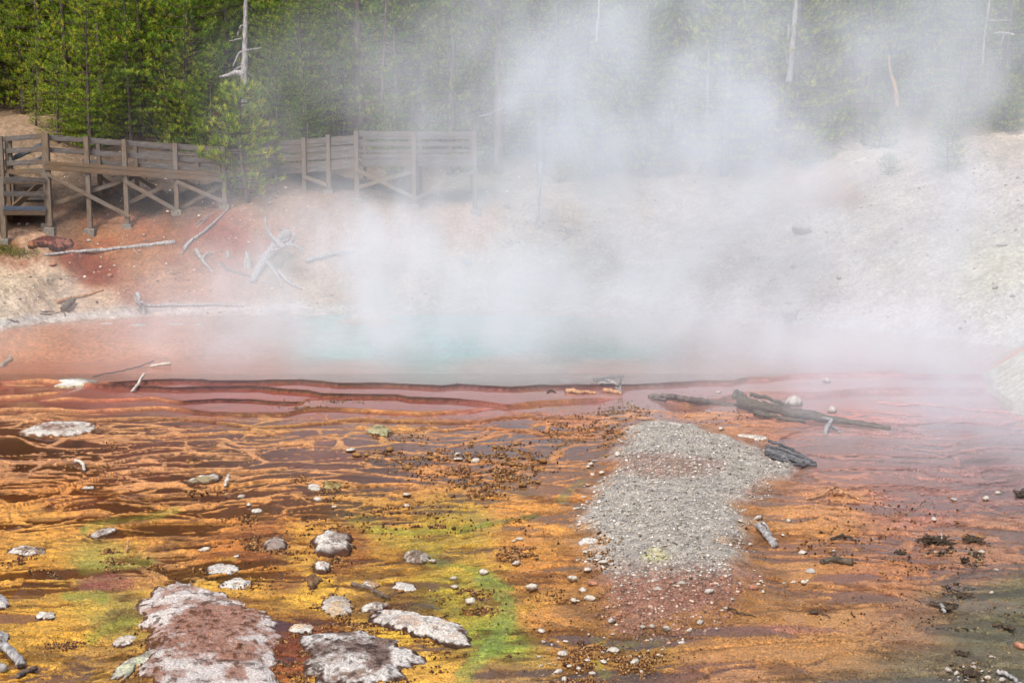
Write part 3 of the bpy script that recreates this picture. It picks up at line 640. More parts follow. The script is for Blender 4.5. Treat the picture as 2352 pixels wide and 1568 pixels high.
# front line of the ramp: image columns and distances
XS = [105, 198, 285, 402, 513]; YS = [44.6, 44.9, 45.2, 45.7, 46.2]
def yl(u): return np.interp(u, XS, YS)
def railv(u): return 311 + (u - 105) * (339 - 311) / 408
tops = {105: 306, 198: 313, 285: 320, 402: 329, 513: 337}
for u in XS: post(P(u, tops[u], yl(u)), 0.15 if u > 105 else 0.17)
post(P(99, 306, 44.75), 0.12)
dv = lambda u, k: railv(u) + k
fo = Vector((0, -0.13, 0))
for (k, ht, mt) in ((5, .17, M_RAIL), (33, .17, M_RAIL), (63, .13, M_BROWNT), (74, .17, M_BROWNT)):
    for a, b in zip(XS[:-1], XS[1:]):
        board('rail' if k < 60 else 'stringer', P(a, dv(a, k), yl(a)) + fo * (1 if k > 60 else -1), P(b, dv(b, k), yl(b)) + fo * (1 if k > 60 else -1), 0.05, ht, mt, bw)
# deck planks: one deck part, boards laid across
def deck(pa, pb, pc, pd, par, n):
    m = MB()
    for i in range(n):
        a0, a1 = (i + 0.04) / n, (i + 0.96) / n
        q = [pa.lerp(pb, a0), pa.lerp(pb, a1), pc.lerp(pd, a1), pc.lerp(pd, a0)]; q = [v - par.location for v in q]
        V = q + [v - Vector((0, 0, 0.05)) for v in q]
        m.add(V, [(0, 1, 2, 3), (7, 6, 5, 4), (0, 4, 5, 1), (1, 5, 6, 2), (2, 6, 7, 3), (3, 7, 4, 0)])
    return m.build('deck', M_RAIL, par, smooth=False)
back = Vector((0.45, 2.1, 0))
A0, A1 = P(108, dv(108, 69), yl(108)), P(513, dv(513, 69), yl(513))
deck(A0, A1, A0 + back, A1 + back, bw, 46)
# rear row: posts and rails seen through the front rails
for u in (150, 240, 335, 440, 520):
    pt = P(u, railv(u) + 12, yl(u)) + back; pt.z = P(u, railv(u) + 3, yl(u)).z - 0.05; post(pt, 0.14, M_BROWNT, foot=False)
for k in (14, 40, 62):
    a = P(112, dv(112, k - 2), yl(112)) + back; b = P(520, dv(520, k - 2), yl(520)) + back
    board('rail', a, b, 0.05, 0.15, M_RAIL, bw)
for k in (20, 46):                                      # far side of the turn, seen between the rails
    board('rail', P(300, 333 + k * .9, 48.6), P(512, 336 + k, 49.0), 0.05, 0.14, M_RAIL, bw)
for u in (330, 452, 500): post(P(u, 348, 48.8), 0.13, M_BROWNT, foot=False)
# braces between the front posts
for (ua, va, ub, vb) in ((110, 401, 297, 497), (116, 470, 277, 417), (288, 417, 412, 487), (292, 467, 395, 420), (405, 417, 521, 467), (410, 482, 510, 425)):
    board('brace', P(ua, va, yl(ua) - 0.14 if ua in (110, 288, 405) else yl(ua) + 0.14), P(ub, vb, yl(ub) - 0.14 if ua in (110, 288, 405) else yl(ub) + 0.14), 0.05, 0.14, M_POST, bw)
for (ua, va, ub, vb) in ((150, 405, 240, 470), (150, 470, 240, 405), (245, 410, 335, 465), (335, 410, 440, 455)):
    board('brace', P(ua, va, yl(ua)) + back, P(ub, vb, yl(ub)) + back, 0.05, 0.14, M_BROWNT, bw)
# upper landing at the left edge and the steps below it
for u in (2, 14, 22): post(P(u, 313, 46.0 if u > 5 else 45.8), 0.11, M_POST, foot=False)
for (va, vb, mt) in ((319, 312, M_RAIL), (347, 342, M_RAIL), (376, 371, M_RAIL), (396, 392, M_BROWNT)):
    board('rail', P(16, va, 45.9), P(104, vb, 44.9), 0.05, 0.17, mt, bw)
    board('rail', P(-60, va + 5, 46.8), P(14, va, 46.0), 0.05, 0.17, mt, bw)
board('handrail', P(-6, 381, 46.6), P(96, 333, 46.0), 0.12, 0.14, M_BLUE, bw); board('handrail', P(66, 377, 47.2), P(100, 358, 46.8), 0.1, 0.08, M_BLUE, bw)
# low landing in front
Yl = 43.6
for u, vb_ in ((3, 408), ): post(P(u, 406, Yl), 0.17)
for (v, ht, mt) in ((413, .17, M_RAIL), (420, .08, M_BROWNT), (445, .17, M_RAIL), (478, .14, M_BLUE), (489, .15, M_BROWNT)):
    board('rail', P(7, v, Yl - 0.1), P(104, v + 1, 44.45), 0.05, ht, mt, bw); board('rail', P(-80, v - 2, Yl - 0.2), P(1, v, Yl), 0.05, ht, mt, bw)
deck(P(-80, 486, Yl), P(104, 487, 44.6), P(-80, 480, Yl + 2.0), P(104, 480, 46.5), bw, 30)
for (v, ht, mt) in ((425, .15, M_RAIL), (455, .15, M_RAIL)): board('rail', P(-80, v, Yl + 2.0), P(104, v, 46.4), 0.05, ht, mt, bw)
board('stringer', P(30, 478, 44.8), P(100, 415, 46.2), 0.06, 0.2, M_BROWNT, bw); post(P(18, 398, 45.2), 0.13, M_BROWNT, foot=False)
post(P(60, 420, 46.6), 0.13, M_BROWNT, foot=False)

# the second flight, right of the small pine
bw2 = empty('boardwalk', (-5, 46.5, 0)); tag(bw2, 'steam-veiled end of the wooden boardwalk with plank railing behind the pool', 'boardwalk')
X2 = [632, 697, 753, 818, 950, 1090]; T2 = [322, 316, 309, 302, 303, 302]; Y2 = [47.6, 47.3, 47.0, 46.6, 46.6, 46.6]
def yl2(u): return np.interp(u, X2, Y2)
for u, t in zip(X2, T2): post(P(u, t, yl2(u)), 0.15 if u != 632 else 0.1, M_POST if u != 632 else M_BARK, par=bw2, foot=u > 700)
for (vl, vm, ht) in ((336, 317, .19), (352, 340, .17), (372, 356, .17), (390, 371, .2), (402, 382, .16)):
    board('rail' if vl < 400 else 'stringer', P(590, vl - 2, 47.9) - fo, P(816, vm, 46.6) - fo, 0.05, ht, M_RAIL, bw2)
for (v, ht) in ((308, .19), (331, .15), (359, .15), (376, .2)):
    board('rail' if v < 370 else 'stringer', P(820, v, 46.6) - fo, P(1090, v, 46.6) - fo, 0.05, ht, M_RAIL, bw2)
D0, D1 = P(818, 373, 46.7), P(1092, 373, 46.7); bk = Vector((0.2, 2.2, 0)); deck(D0, D1, D0 + bk, D1 + bk, bw2, 30)
E0, E1 = P(590, 392, 47.9), P(818, 373, 46.75); deck(E0, E1, E0 + bk, E1 + bk, bw2, 24)
for v in (316, 347, 366): board('rail', P(835, v + 1, 48.8), P(1085, v, 48.8), 0.05, 0.12, M_RAIL, bw2)
for v in (330, 352): board('rail', P(600, v + 12, 49.6), P(835, v - 5, 48.8), 0.05, 0.13, M_RAIL, bw2)
for u in (837, 965, 1084): post(P(u, 313, 48.8), 0.12, M_BROWNT, foot=False, par=bw2)
for (ua, va, ub, vb) in ((819, 390, 955, 456), (955, 456, 1088, 393), (824, 430, 945, 395), (697, 405, 752, 425)):
    board('brace', P(ua, va, yl2(ua) - .12), P(ub, vb, yl2(ub) - .12), 0.05, 0.14, M_POST, bw2)
board('bench', P(856, 350, 47.9), P(1035, 351, 47.9), 0.35, 0.06, M_RAIL, bw2)

# ------------------------------------------------------------------ pines
def make_crown_mesh(seed, h, rad, base, dens=1.0, open_=0.0, young=False):
    rng = np.random.RandomState(seed); V = []; F = []; Cc = []; tw = MB(); pr = random.Random(seed)
    tips = []
    z = base; bend = rng.uniform(-.15, .15, 2)
    def axis(zz): k = zz / h; return np.array([bend[0] * math.sin(k * 3.0) * 1.2, bend[1] * math.sin(k * 3.0 + 1) * 1.2])
    gap = 0.40 if not young else 0.22
    while z < h - 0.15:
        k = (z - base) / (h - base)
        prof = (1 - k) ** 0.72 * min(1.0, 0.45 + 2.2 * k)
        nb = rng.randint(4, 7)
        a0 = rng.uniform(0, 6.28)
        for b in range(nb):
            if rng.rand() < open_ * (1 - 0.6 * k): continue
            a = a0 + 6.283 * b / nb + rng.uniform(-.35, .35); Lb = rad * prof * rng.uniform(0.62, 1.18) + 0.12
            rise = rng.uniform(-0.12, 0.28) + 0.5 * k
            p0 = np.array([*axis(z), z]); segs = max(2, int(Lb / 0.17))
            path = []
            for s in range(segs + 1):
                t = s / segs; cur = rise * Lb * (t ** 1.6) - 0.10 * Lb * math.sin(t * 2.2)
                path.append(p0 + np.array([math.cos(a) * Lb * t, math.sin(a) * Lb * t, cur]) + rng.uniform(-.03, .03, 3) * t)
            tube(tw, path[::max(1, segs // 3)] + [path[-1]], 0.022, 0.006, 3, 0.1, pr)
            for s in range(1, segs + 1):
                t = s / segs
                if t < 0.28 and rng.rand() < 0.75: continue
                nt_ = 1 if rng.rand() < 0.35 else 2
                for q in range(int(nt_ * dens + rng.rand() * 0.6)):
                    side = rng.uniform(-1, 1) * 0.22 * (0.5 + Lb * 0.35) * (1.15 - t * 0.6)
                    c = path[s] + np.array([-math.sin(a) * side, math.cos(a) * side, rng.uniform(-.05, .10)])
                    d = np.array([math.cos(a) * 0.45, math.sin(a) * 0.45, 0.75]) + rng.uniform(-.35, .35, 3)
                    tips.append((c, d / np.linalg.norm(d), t, k))
        z += gap * rng.uniform(0.75, 1.25) * (1 - 0.3 * k)
    for i in range(4): tips.append((np.array([*axis(h), h - 0.12 * i]), np.array([0, 0, 1.0]), 1, 1))
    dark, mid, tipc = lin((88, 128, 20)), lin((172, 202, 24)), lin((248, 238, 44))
    brown = lin((140, 78, 30))
    for c, d, t, k in tips:
        e1 = np.cross(d, [0.3, 0.9, 0.2]); e1 /= np.linalg.norm(e1); e2 = np.cross(d, e1)
        n = 12; Ls = rng.uniform(0.13, 0.19); ln = rng.uniform(0.14, 0.22)
        f = rng.rand(); col = dark * (1 - f) + mid * f
        if rng.rand() < 0.25 * (0.3 + t): col = col * 0.5 + tipc * 0.5
        if rng.rand() < 0.006: col = brown
        for i in range(n):
            ph = 6.283 * i / n + rng.uniform(-.3, .3); sp = rng.uniform(0.35, 1.15)
            o = e1 * math.cos(ph) + e2 * math.sin(ph)
            b0 = c + d * ln * rng.uniform(0, 0.75); tipp = b0 + (o * sp + d * 1.0) / math.hypot(sp, 1) * Ls
            wv = np.cross(o, d) * 0.013 + o * 0.004
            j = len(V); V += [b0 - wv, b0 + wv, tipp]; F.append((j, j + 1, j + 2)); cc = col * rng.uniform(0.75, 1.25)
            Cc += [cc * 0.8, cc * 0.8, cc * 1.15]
    me_c = (np.array(V), np.array(F), np.array(Cc))
    tr = MB(); pts = [(*axis(zz), zz) for zz in np.linspace(0, h * 0.97, 14)]; pts[0] = (pts[0][0], pts[0][1], -0.5)
    r0 = 0.012 * h + 0.03; tube(tr, pts, r0, 0.015, 8, 0.07, pr)
    o_ = len(tr.V); tr.V.extend(tw.V); tr.F.extend([tuple(i + o_ for i in f) for f in tw.F])
    # dead lower branches
    for i in range(int(14 if not young else 4)):
        zz = rng.uniform(0.3, max(base, 0.8) + 0.15 * h); a = rng.uniform(0, 6.28); Lb = rng.uniform(0.4, 1.5) * rad / 1.8
        p = np.array([*axis(zz), zz]); path = [p + np.array([math.cos(a) * Lb * t, math.sin(a) * Lb * t, -0.35 * Lb * t * t + rng.uniform(-.04, .04)]) for t in (0, .35, .7, 1)]
        tube(tr, path, 0.014, 0.004, 3, 0.1, pr)
    return me_c, tr
def make_tree(seed, h, rad, base, **kw):
    (V, F, Cc), tr = make_crown_mesh(seed, h, rad, base, **kw)
    t = empty('pine_tree', (0, 0, -50))
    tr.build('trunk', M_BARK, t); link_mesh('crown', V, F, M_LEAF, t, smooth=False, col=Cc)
    t['h'] = float(h); return t
PROTO = [make_tree(11, 11.0, 2.1, 1.0, dens=1.3), make_tree(12, 12.0, 1.9, 1.8, open_=0.1, dens=1.3), make_tree(13, 9.5, 2.3, 0.6, dens=1.3), make_tree(14, 8.5, 2.0, 0.4, dens=1.3), make_tree(15, 12.5, 2.0, 3.0, open_=0.25)]
YOUNG = [make_tree(21, 3.6, 1.25, 0.25, young=True, dens=1.3), make_tree(22, 4.8, 1.05, 0.5, young=True, dens=1.1), make_tree(23, 1.5, 0.85, 0.05, young=True, dens=1.4)]
used_proto = set()
def place_tree(proto, x, y, sc, rz, label, group, tilt=0.0, z=None):
    if proto.name not in used_proto: used_proto.add(proto.name); o = proto
    else: o = copy_tree(proto)
    o.location = (x, y, (gz(x, y) if z is None else z) - 0.05); o.rotation_euler = (tilt, tilt * 0.5, rz); wd_ = sc * random.uniform(0.9, 1.28); o.scale = (wd_, wd_, sc * random.uniform(0.95, 1.06))
    if 'h' in o: hh = o['h']; del o['h']
    return tag(o, label, 'tree', group)
random.seed(20)
HH = {p.name: p['h'] for p in PROTO + YOUNG}
def tree_px(proto, u, vbase, vtop, Y, label, sc=None, rz=None, tilt=0.0):
    """at column u and distance Y, as tall as from the ground there up to vtop"""
    if vbase: Y = at(u, vbase).y
    h = HH[proto.name]; p = P(u, 300, Y); z = gz(p.x, Y); top = P(u, vtop, Y).z
    return place_tree(proto, p.x, Y, max((top - z) / h, 0.3), random.uniform(0, 6.28) if rz is None else rz, label, 'pines along the front of the wood', tilt)
NAMED = [
 (PROTO[4], 17, -150, 62, 'tall pine with a bare grey trunk at the far left edge, behind the boardwalk'),
 (PROTO[3], 82, 112, 53.5, 'small dark-stemmed pine rising behind the left end of the boardwalk'),
 (PROTO[2], 134, 118, 52.0, 'slender young pine behind the boardwalk, right of the small dark-stemmed pine'),
 (PROTO[3], 208, 6, 51.5, 'full yellow-green pine behind the second boardwalk post from the left corner'),
 (PROTO[0], 300, -40, 53.0, 'broad hazy pine rising behind the middle of the left boardwalk ramp'),
 (PROTO[3], 386, 4, 53.5, 'pale-topped pine behind the fourth post of the left boardwalk ramp'),
 (PROTO[2], 425, 60, 52.5, 'shorter pine beside the pale-topped pine behind the boardwalk ramp'),
 (PROTO[2], 490, 100, 51.5, 'low bushy pine behind the right end of the boardwalk ramp'),
 (YOUNG[0], 563, 178, 46.6, 'conical small pine standing in the gap between the two boardwalk sections'),
 (PROTO[2], 632, 45, 51.0, 'dark-topped pine behind the left end of the far boardwalk section'),
 (PROTO[2], 705, 150, 50.5, 'bushy pale pine crowded behind the far boardwalk railing'),
 (PROTO[0], 790, 10, 55.0, 'broad bright pine behind the far boardwalk, left of the thin dead spar'),
 (PROTO[3], 700, -60, 57.0, 'tall vivid green pine crown at the top edge, right of the grey snag'),
 (YOUNG[1], 905, 215, 50.0, 'small bright green pine just above the far boardwalk railing'),
 (PROTO[1], 1010, 60, 56.0, 'dark pine half dissolved in steam above the far boardwalk'),
 (PROTO[2], 1110, 40, 57.0, 'steam-veiled pine above the right end of the far boardwalk'),
 (PROTO[0], 1200, 60, 54.0, 'bright-edged pine in the steam right of the far boardwalk end'),
 (YOUNG[1], 1285, 310, 50.8, 'low bushy pine on the edge of the bank behind the dead leaning sapling'),
 (YOUNG[0], 1345, 360, 50.2, 'squat pine at the brink of the pale bank right of the dead sapling'),
 (PROTO[3], 1850, 190, 54.0, 'bushy pine behind the white tangle of dead branches'),
 (YOUNG[0], 1845, 300, 50.2, 'low dark pine at the foot of the white tangle of dead branches'),
 (PROTO[2], 2010, 20, 60.0, 'hazy green pine above the old root mass'),
 (PROTO[0], 2100, -30, 61.0, 'pine at the top edge just right of the pine above the root mass'),
 (PROTO[1], 2245, 55, 56.0, 'tall yellowish pine with a bare lower trunk near the right edge'),
 (YOUNG[0], 2182, 270, 47.0, 'young open pine standing alone on the pale slope at right'),
 (YOUNG[2], 2046, 350, 47.0, 'tiny pine bush on the pale slope left of the lone young pine'),
 (YOUNG[1], 2060, 200, 58.0, 'small pine beside the crooked bare stem on the right slope'),
 (PROTO[3], 2330, 60, 58.0, 'dense pine cut by the right edge of the picture'),
]
for pr_, u, vt, Y, lb in NAMED: tree_px(pr_, u, {2182: 392, 2046: 398, 1845: 388}.get(u, 0), vt, Y, lb)
occ = []
rng = random.Random(5); ntree = 0
for i, (u, Y, k) in enumerate(((-90, 57, 0), (-35, 60, 2), (8, 63, 3), (45, 60.5, 2), (70, 58.5, 3), (100, 57.5, 0), (130, 59, 2), (165, 55.5, 3), (-10, 66, 0), (50, 67, 0), (95, 64, 2), (140, 65, 0), (240, 54.5, 2), (340, 54, 3), (450, 53, 2))):
    x = (u - CX) / FPX * Y; occ.append((x, Y))
    place_tree(PROTO[k], x, Y, 1.0 + 0.05 * (i % 3), i * 1.7, 'dense green pine closing the wood behind the left boardwalk', 'dense pines behind the left boardwalk')
EDGE = [(-400, 50.5), (0, 58.5), (60, 57), (120, 53.5), (600, 51.5), (1100, 52), (1250, 50.5), (1400, 50), (1700, 50), (1850, 50.5), (1950, 52.5), (2100, 54), (2352, 54.5), (2800, 52)]
tries = 0
while ntree < 280 and tries < 9000:
    tries += 1
    Y = 50.2 + 39 * rng.random() ** 1.15; u = rng.uniform(-200, 2560)
    if Y < np.interp(u, [e[0] for e in EDGE], [e[1] for e in EDGE]): continue
    x = (u - CX) / FPX * Y
    if any((x - a) ** 2 + (Y - b) ** 2 < (1.35 + 0.010 * (Y - 50)) ** 2 for a, b in occ): continue
    occ.append((x, Y)); pr_ = rng.choice(PROTO)
    band = 'in the front rows of the wood' if Y < 66 else ('in the middle rows of the wood' if Y < 85 else 'far up the wooded slope')
    side = 'left' if u < 800 else ('steamy centre' if u < 1700 else 'right')
    place_tree(pr_, x, Y, rng.uniform(0.75, 1.1), rng.uniform(0, 6.28), 'green lodgepole pine %s, %s side' % (band, side), 'pines, %s, %s' % (side, band), rng.uniform(-.03, .03)); ntree += 1
for p in PROTO + YOUNG:
    if 'h' in p: del p['h']
# brush under the trees
rng = random.Random(9)
for i in range(46):
    u = rng.uniform(120, 2330); Y = rng.uniform(50.5, 58)
    if Y < np.interp(u, [e[0] for e in EDGE], [e[1] for e in EDGE]) - 1.5: continue
    x = (u - CX) / FPX * Y
    o = copy_tree(YOUNG[0] if rng.random() < .5 else YOUNG[2]); o.location = (x, Y, gz(x, Y) - 0.1); o.rotation_euler = (0, 0, rng.uniform(0, 6)); s = rng.uniform(0.5, 0.95); o.scale = (s * 1.2, s * 1.2, s)
    tag(o, 'low pine seedling among the trunks at the foot of the wood', 'tree', 'pine seedlings at the foot of the wood')
print('trees', ntree)

# ------------------------------------------------------------------ white sinter crusts (low domes with their own outlines)
def outline(cx, cy, rx, ry, n, seed, wob=0.35, rot=0.0):
    out = []
    for i in range(n):
        a = 6.28318 * i / n
        r = 1 + wob * (float(fbm(np.array([math.cos(a) * 1.3 + seed]), np.array([math.sin(a) * 1.3 + seed * 2]), seed, 3)[0]) - 0.5) * 2
        dx, dy = math.cos(a) * rx * r, math.sin(a) * ry * r
        out.append((cx + dx * math.cos(rot) - dy * math.sin(rot), cy + dx * math.sin(rot) + dy * math.cos(rot)))
    return out
def crust(label, pts, h, seed, top=(232, 228, 222), mid=(205, 190, 172), core=None, fringe=(98, 62, 34), core_at=None, nr=26, na=120, name='sinter_mound', cat='mound', group=None, rag=0.10, dark=0.35, flat=0.7, fw=0.10):
    """pts: outline in image columns/rows, laid on the ground; h: height in metres"""
    W = np.array([tuple(at(u, v))[:2] for u, v in pts]); c = W.mean(0)
    ang = np.arctan2(W[:, 1] - c[1], W[:, 0] - c[0]); rad = np.hypot(W[:, 0] - c[0], W[:, 1] - c[1]); o = np.argsort(ang); ang = ang[o]; rad = rad[o]
    th = np.linspace(-math.pi, math.pi, na, endpoint=False); R = np.interp(th, np.r_[ang[-1] - 2 * math.pi, ang, ang[0] + 2 * math.pi], np.r_[rad[-1], rad, rad[0]])
    size = R.mean()
    xr = np.cos(th); yr_ = np.sin(th)
    wb = rag * 2.4 * (fbm(xr * R * 5 / size + seed, yr_ * R * 5 / size + seed, seed, 4) - 0.5) * 2
    rr = np.linspace(0, 1, nr) ** 0.8
    Re = R[None, :] * (1 + wb[None, :] * rr[:, None] ** 2.2)
    X = c[0] + rr[:, None] * Re * xr[None, :]; Y = c[1] + rr[:, None] * Re * yr_[None, :]
    n1 = fbm(X * 4.2 + seed, Y * 4.2, seed, 5); n2 = fbm(X * 14, Y * 14 + seed, seed + 3, 4); n3 = fbm(X * 40, Y * 40, seed + 5, 2)
    prof = (1 - rr[:, None] ** 3.2) ** 0.7 * np.ones_like(X)
    Zg = land(X, Y); Zb = land(np.array([c[0]]), np.array([c[1]]))[0]
    Z = Zg * 0.6 + Zb * 0.4 + 0.62 * h * prof * (flat + (1 - flat) * (1 - rr[:, None] ** 1.5)) * (0.65 + 0.7 * n1) + 0.035 * (n2 - 0.5) * prof + 0.016 * (n3 - 0.5)
    Z[-1] = np.minimum(Zg[-1], Zb) - 0.05
    t = lin((top[0] * .93, top[1] * .91, top[2] * .87)); m = lin(mid); f = lin(fringe)
    k = sstep(0.42, 0.56, n1 * .6 + n2 * .25 + n3 * .15 + 0.2 * (rr[:, None] - 0.5))[..., None]
    col = m * (1 - k) + t * k
    if core is not None:
        ca = core_at or (0, 0, 0.5); q = np.hypot((X - c[0]) / size - ca[0], (Y - c[1]) / size - ca[1]) / ca[2] + 1.0 * (n1 - 0.5) * 2
        kk = ((1 - sstep(0.7, 1.2, q)) * (0.25 + 0.75 * sstep(0.36, 0.56, n2 * .6 + n3 * .4)))[..., None]; col = col * (1 - kk) + lin(core) * (0.3 + 1.4 * n3)[..., None] * kk
    pit = sstep(0.60, 0.68, n2)[..., None] * dark; col = col * (1 - pit) + f * 0.6 * pit
    e = sstep(1 - fw * 1.7, 1 - fw * 0.5, rr[:, None] + 0.35 * (n2 - 0.5))[..., None]; col = col * (1 - e) + f * (0.4 + 1.1 * n2)[..., None] * e
    V = np.stack([X, Y, Z], -1).reshape(-1, 3); idx = np.arange(nr * na).reshape(nr, na); nx_ = np.roll(idx, -1, 1)
    F = np.stack([idx[:-1], idx[1:], nx_[1:], nx_[:-1]], -1).reshape(-1, 4)
    org = np.array([c[0], c[1], float(Zb)])
    ob = link_mesh(name, V - org, F, M_CRUST, col=col.reshape(-1, 3)); ob.location = org
    return tag(ob, label, cat, group)
E = outline
BR = (84, 50, 26)
crust('large low white crusted mound in the shallows near the left edge', [(28, 996), (60, 984), (95, 970), (150, 966), (195, 968), (220, 985), (222, 992), (190, 1000), (120, 1006), (70, 1005)], 0.16, 1, core=(150, 120, 105), core_at=(-.1, .1, .45), fringe=(120, 75, 35), dark=.5)
crust('flat white patch at the end of the long sunken stick, upper left', [(126, 886), (150, 876), (185, 871), (208, 874), (195, 883), (165, 890), (135, 891)], 0.06, 2, mid=(225, 222, 210), fringe=(190, 170, 130))
crust('very large broken white and rust crust slab, lower left', [(312, 1385), (345, 1368), (375, 1350), (400, 1335), (450, 1340), (490, 1352), (530, 1380), (580, 1390), (605, 1400), (625, 1425), (640, 1460), (645, 1500), (640, 1545), (640, 1600), (400, 1620), (350, 1560), (345, 1500), (350, 1455), (335, 1420)], 0.12, 3,
      top=(226, 218, 216), mid=(176, 138, 118), core=(146, 100, 78), core_at=(0.1, -0.5, 0.95), nr=110, na=520, rag=0.10, dark=.75, flat=.75, name='sinter_slab', cat='slab', fw=.05)
crust('dark rusty hollow patch inside the top of the large crust slab', E(418, 1412, 46, 17, 24, 4, .35), 0.12, 5, top=(140, 85, 75), mid=(92, 44, 36), fringe=(110, 75, 65), nr=30, flat=.3, name='rusty_patch', cat='crust')
crust('pale greenish-white crust tail curving to the bottom edge, lower left', [(250, 1568), (262, 1545), (290, 1520), (330, 1506), (352, 1490), (372, 1484), (378, 1498), (350, 1516), (312, 1530), (285, 1556), (268, 1580)], 0.06, 44, top=(222, 222, 205), mid=(196, 196, 160), fringe=(90, 56, 36), dark=.5)
crust('round pale mound between the twig and the yellow mat, lower middle', E(773, 1392, 36, 24, 24, 5, .12), 0.09, 6, top=(222, 214, 204), mid=(200, 170, 130), fringe=BR, nr=34)
crust('small oval white mound below left of the round pale mound', E(692, 1446, 28, 13, 20, 7, .18), 0.07, 7, mid=(215, 180, 140), fringe=BR)
crust('long white crust slab running down to the right, lower middle', [(845, 1428), (870, 1405), (920, 1408), (975, 1420), (1030, 1430), (1070, 1460), (1090, 1485), (1075, 1490), (1020, 1485), (985, 1465), (930, 1450), (880, 1442)], 0.13, 8, top=(230, 226, 222), mid=(196, 172, 150), fringe=(70, 45, 30), nr=50, na=260, rag=.06, dark=.45, name='sinter_slab', cat='slab')
crust('cracked grey and white slab at the bottom edge, middle', [(700, 1462), (740, 1448), (800, 1450), (860, 1462), (930, 1490), (975, 1500), (972, 1525), (930, 1545), (905, 1575), (800, 1585), (720, 1560), (690, 1540), (720, 1510), (690, 1490)], 0.15, 9, top=(224, 220, 218), mid=(140, 112, 95), core=(110, 90, 80), core_at=(-.1, .2, .7), fringe=(72, 44, 28), nr=64, na=320, rag=.08, dark=.7, name='sinter_slab', cat='slab')
crust('white crumbly mound with a brown fringe above the round pale mound', [(716, 1275), (730, 1262), (735, 1235), (745, 1222), (780, 1220), (800, 1228), (800, 1252), (798, 1275), (770, 1280), (735, 1281)], 0.20, 10, mid=(170, 150, 135), fringe=BR, dark=.7, nr=34, fw=.25)
crust('small ragged white mound left of the crumbly fringed mound', E(632, 1254, 27, 17, 20, 11, .35), 0.14, 11, mid=(160, 140, 125), fringe=BR, dark=.7, fw=.22)
crust('little whitish knob below the crumbly fringed mound', E(740, 1308, 21, 14, 18, 12, .15), 0.13, 12, mid=(190, 170, 155), fringe=BR, dark=.5, fw=.2)
crust('brown pitted knob leaning on the little whitish knob', E(719, 1337, 14, 16, 18, 13, .2), 0.12, 13, top=(165, 130, 90), mid=(120, 82, 48), fringe=BR, dark=.7)
crust('flat white patch with a crack above the large lower left slab', [(476, 1306), (490, 1297), (515, 1295), (545, 1302), (554, 1312), (530, 1320), (500, 1318)], 0.05, 14, fringe=(60, 40, 24), dark=.3)
crust('second flat white patch touching the top of the large slab', [(520, 1335), (540, 1326), (560, 1332), (576, 1345), (570, 1355), (545, 1354)], 0.05, 15, mid=(222, 212, 190), fringe=(60, 40, 24), dark=.4)
crust('white wedge-shaped crust in the orange mat, middle left', [(208, 1238), (225, 1222), (245, 1210), (262, 1210), (270, 1222), (255, 1230), (230, 1236)], 0.09, 16, mid=(190, 170, 150), fringe=BR, dark=.5, fw=.15)
crust('narrow white ridge of crust at the left edge, below the tan dams', [(14, 1266), (40, 1258), (75, 1262), (110, 1264), (112, 1271), (80, 1274), (40, 1275)], 0.10, 17, mid=(140, 115, 90), fringe=BR, dark=.9)
crust('white-topped crust rock with a pointed left end among the tan dams', [(420, 1114), (450, 1101), (475, 1095), (500, 1093), (503, 1106), (480, 1113), (450, 1115)], 0.11, 18, mid=(170, 150, 105), fringe=BR, dark=.4, fw=.25)
crust('thin white sliver of crust in a rusty pool, middle left', E(201, 1121, 17, 3.5, 16, 19, .2), 0.03, 19, mid=(230, 225, 215), fringe=(120, 70, 40))
crust('small white crust beside a rough greenish lump, centre left', E(721, 1122, 15, 8, 16, 20, .35), 0.06, 20, fringe=(140, 110, 60))
crust('rough greenish yellow lump right of the small white crust', E(762, 1115, 24, 12, 20, 21, .35), 0.10, 21, top=(190, 175, 110), mid=(130, 105, 50), fringe=BR, dark=.8)
crust('grey layered rock beside a small white stone, right of the fringed mound', [(930, 1290), (938, 1275), (955, 1270), (978, 1274), (985, 1288), (970, 1297), (945, 1296)], 0.16, 22, top=(205, 195, 185), mid=(110, 85, 62), fringe=(80, 60, 30), dark=.8, name='rock', cat='rock')
crust('little flat white scrap above the long slab, lower middle', [(905, 1337), (920, 1338), (950, 1348), (958, 1356), (925, 1356), (908, 1345)], 0.05, 23, mid=(215, 205, 190), fringe=BR)
crust('grey-white cracked crust under the dark twig', [(830, 1400), (845, 1388), (870, 1380), (895, 1385), (880, 1398), (850, 1410)], 0.08, 24, mid=(150, 130, 115), fringe=BR, dark=.8)
crust('small grey stone crust just above the dark twig tip', E(851, 1345, 19, 9, 18, 25, .25), 0.07, 25, mid=(190, 150, 110), fringe=BR, dark=.5)
crust('white crust sliver with two small bumps at the lower left edge', [(85, 1412), (105, 1408), (125, 1416), (122, 1424), (98, 1424)], 0.06, 26, fringe=BR)
crust('round grey-white stone cut by the left edge', E(0, 1389, 22, 17, 20, 27, .15), 0.14, 27, mid=(170, 165, 165), fringe=BR)
crust('grey pitted stone at the left edge, above the bottom corner', E(2, 1465, 18, 12, 20, 28, .25), 0.10, 28, mid=(150, 150, 150), fringe=(60, 42, 26), dark=.7)
crust('white blotch of crust below the mountain of orange mat, lower left', [(270, 1468), (290, 1462), (305, 1468), (298, 1482), (280, 1488)], 0.05, 29, fringe=(80, 50, 32), dark=.6)
crust('pale flat crust on the left rim of the gravel bar', [(1332, 1240), (1345, 1232), (1370, 1233), (1382, 1240), (1372, 1252), (1345, 1252)], 0.05, 30, mid=(215, 205, 190), fringe=(130, 95, 60))
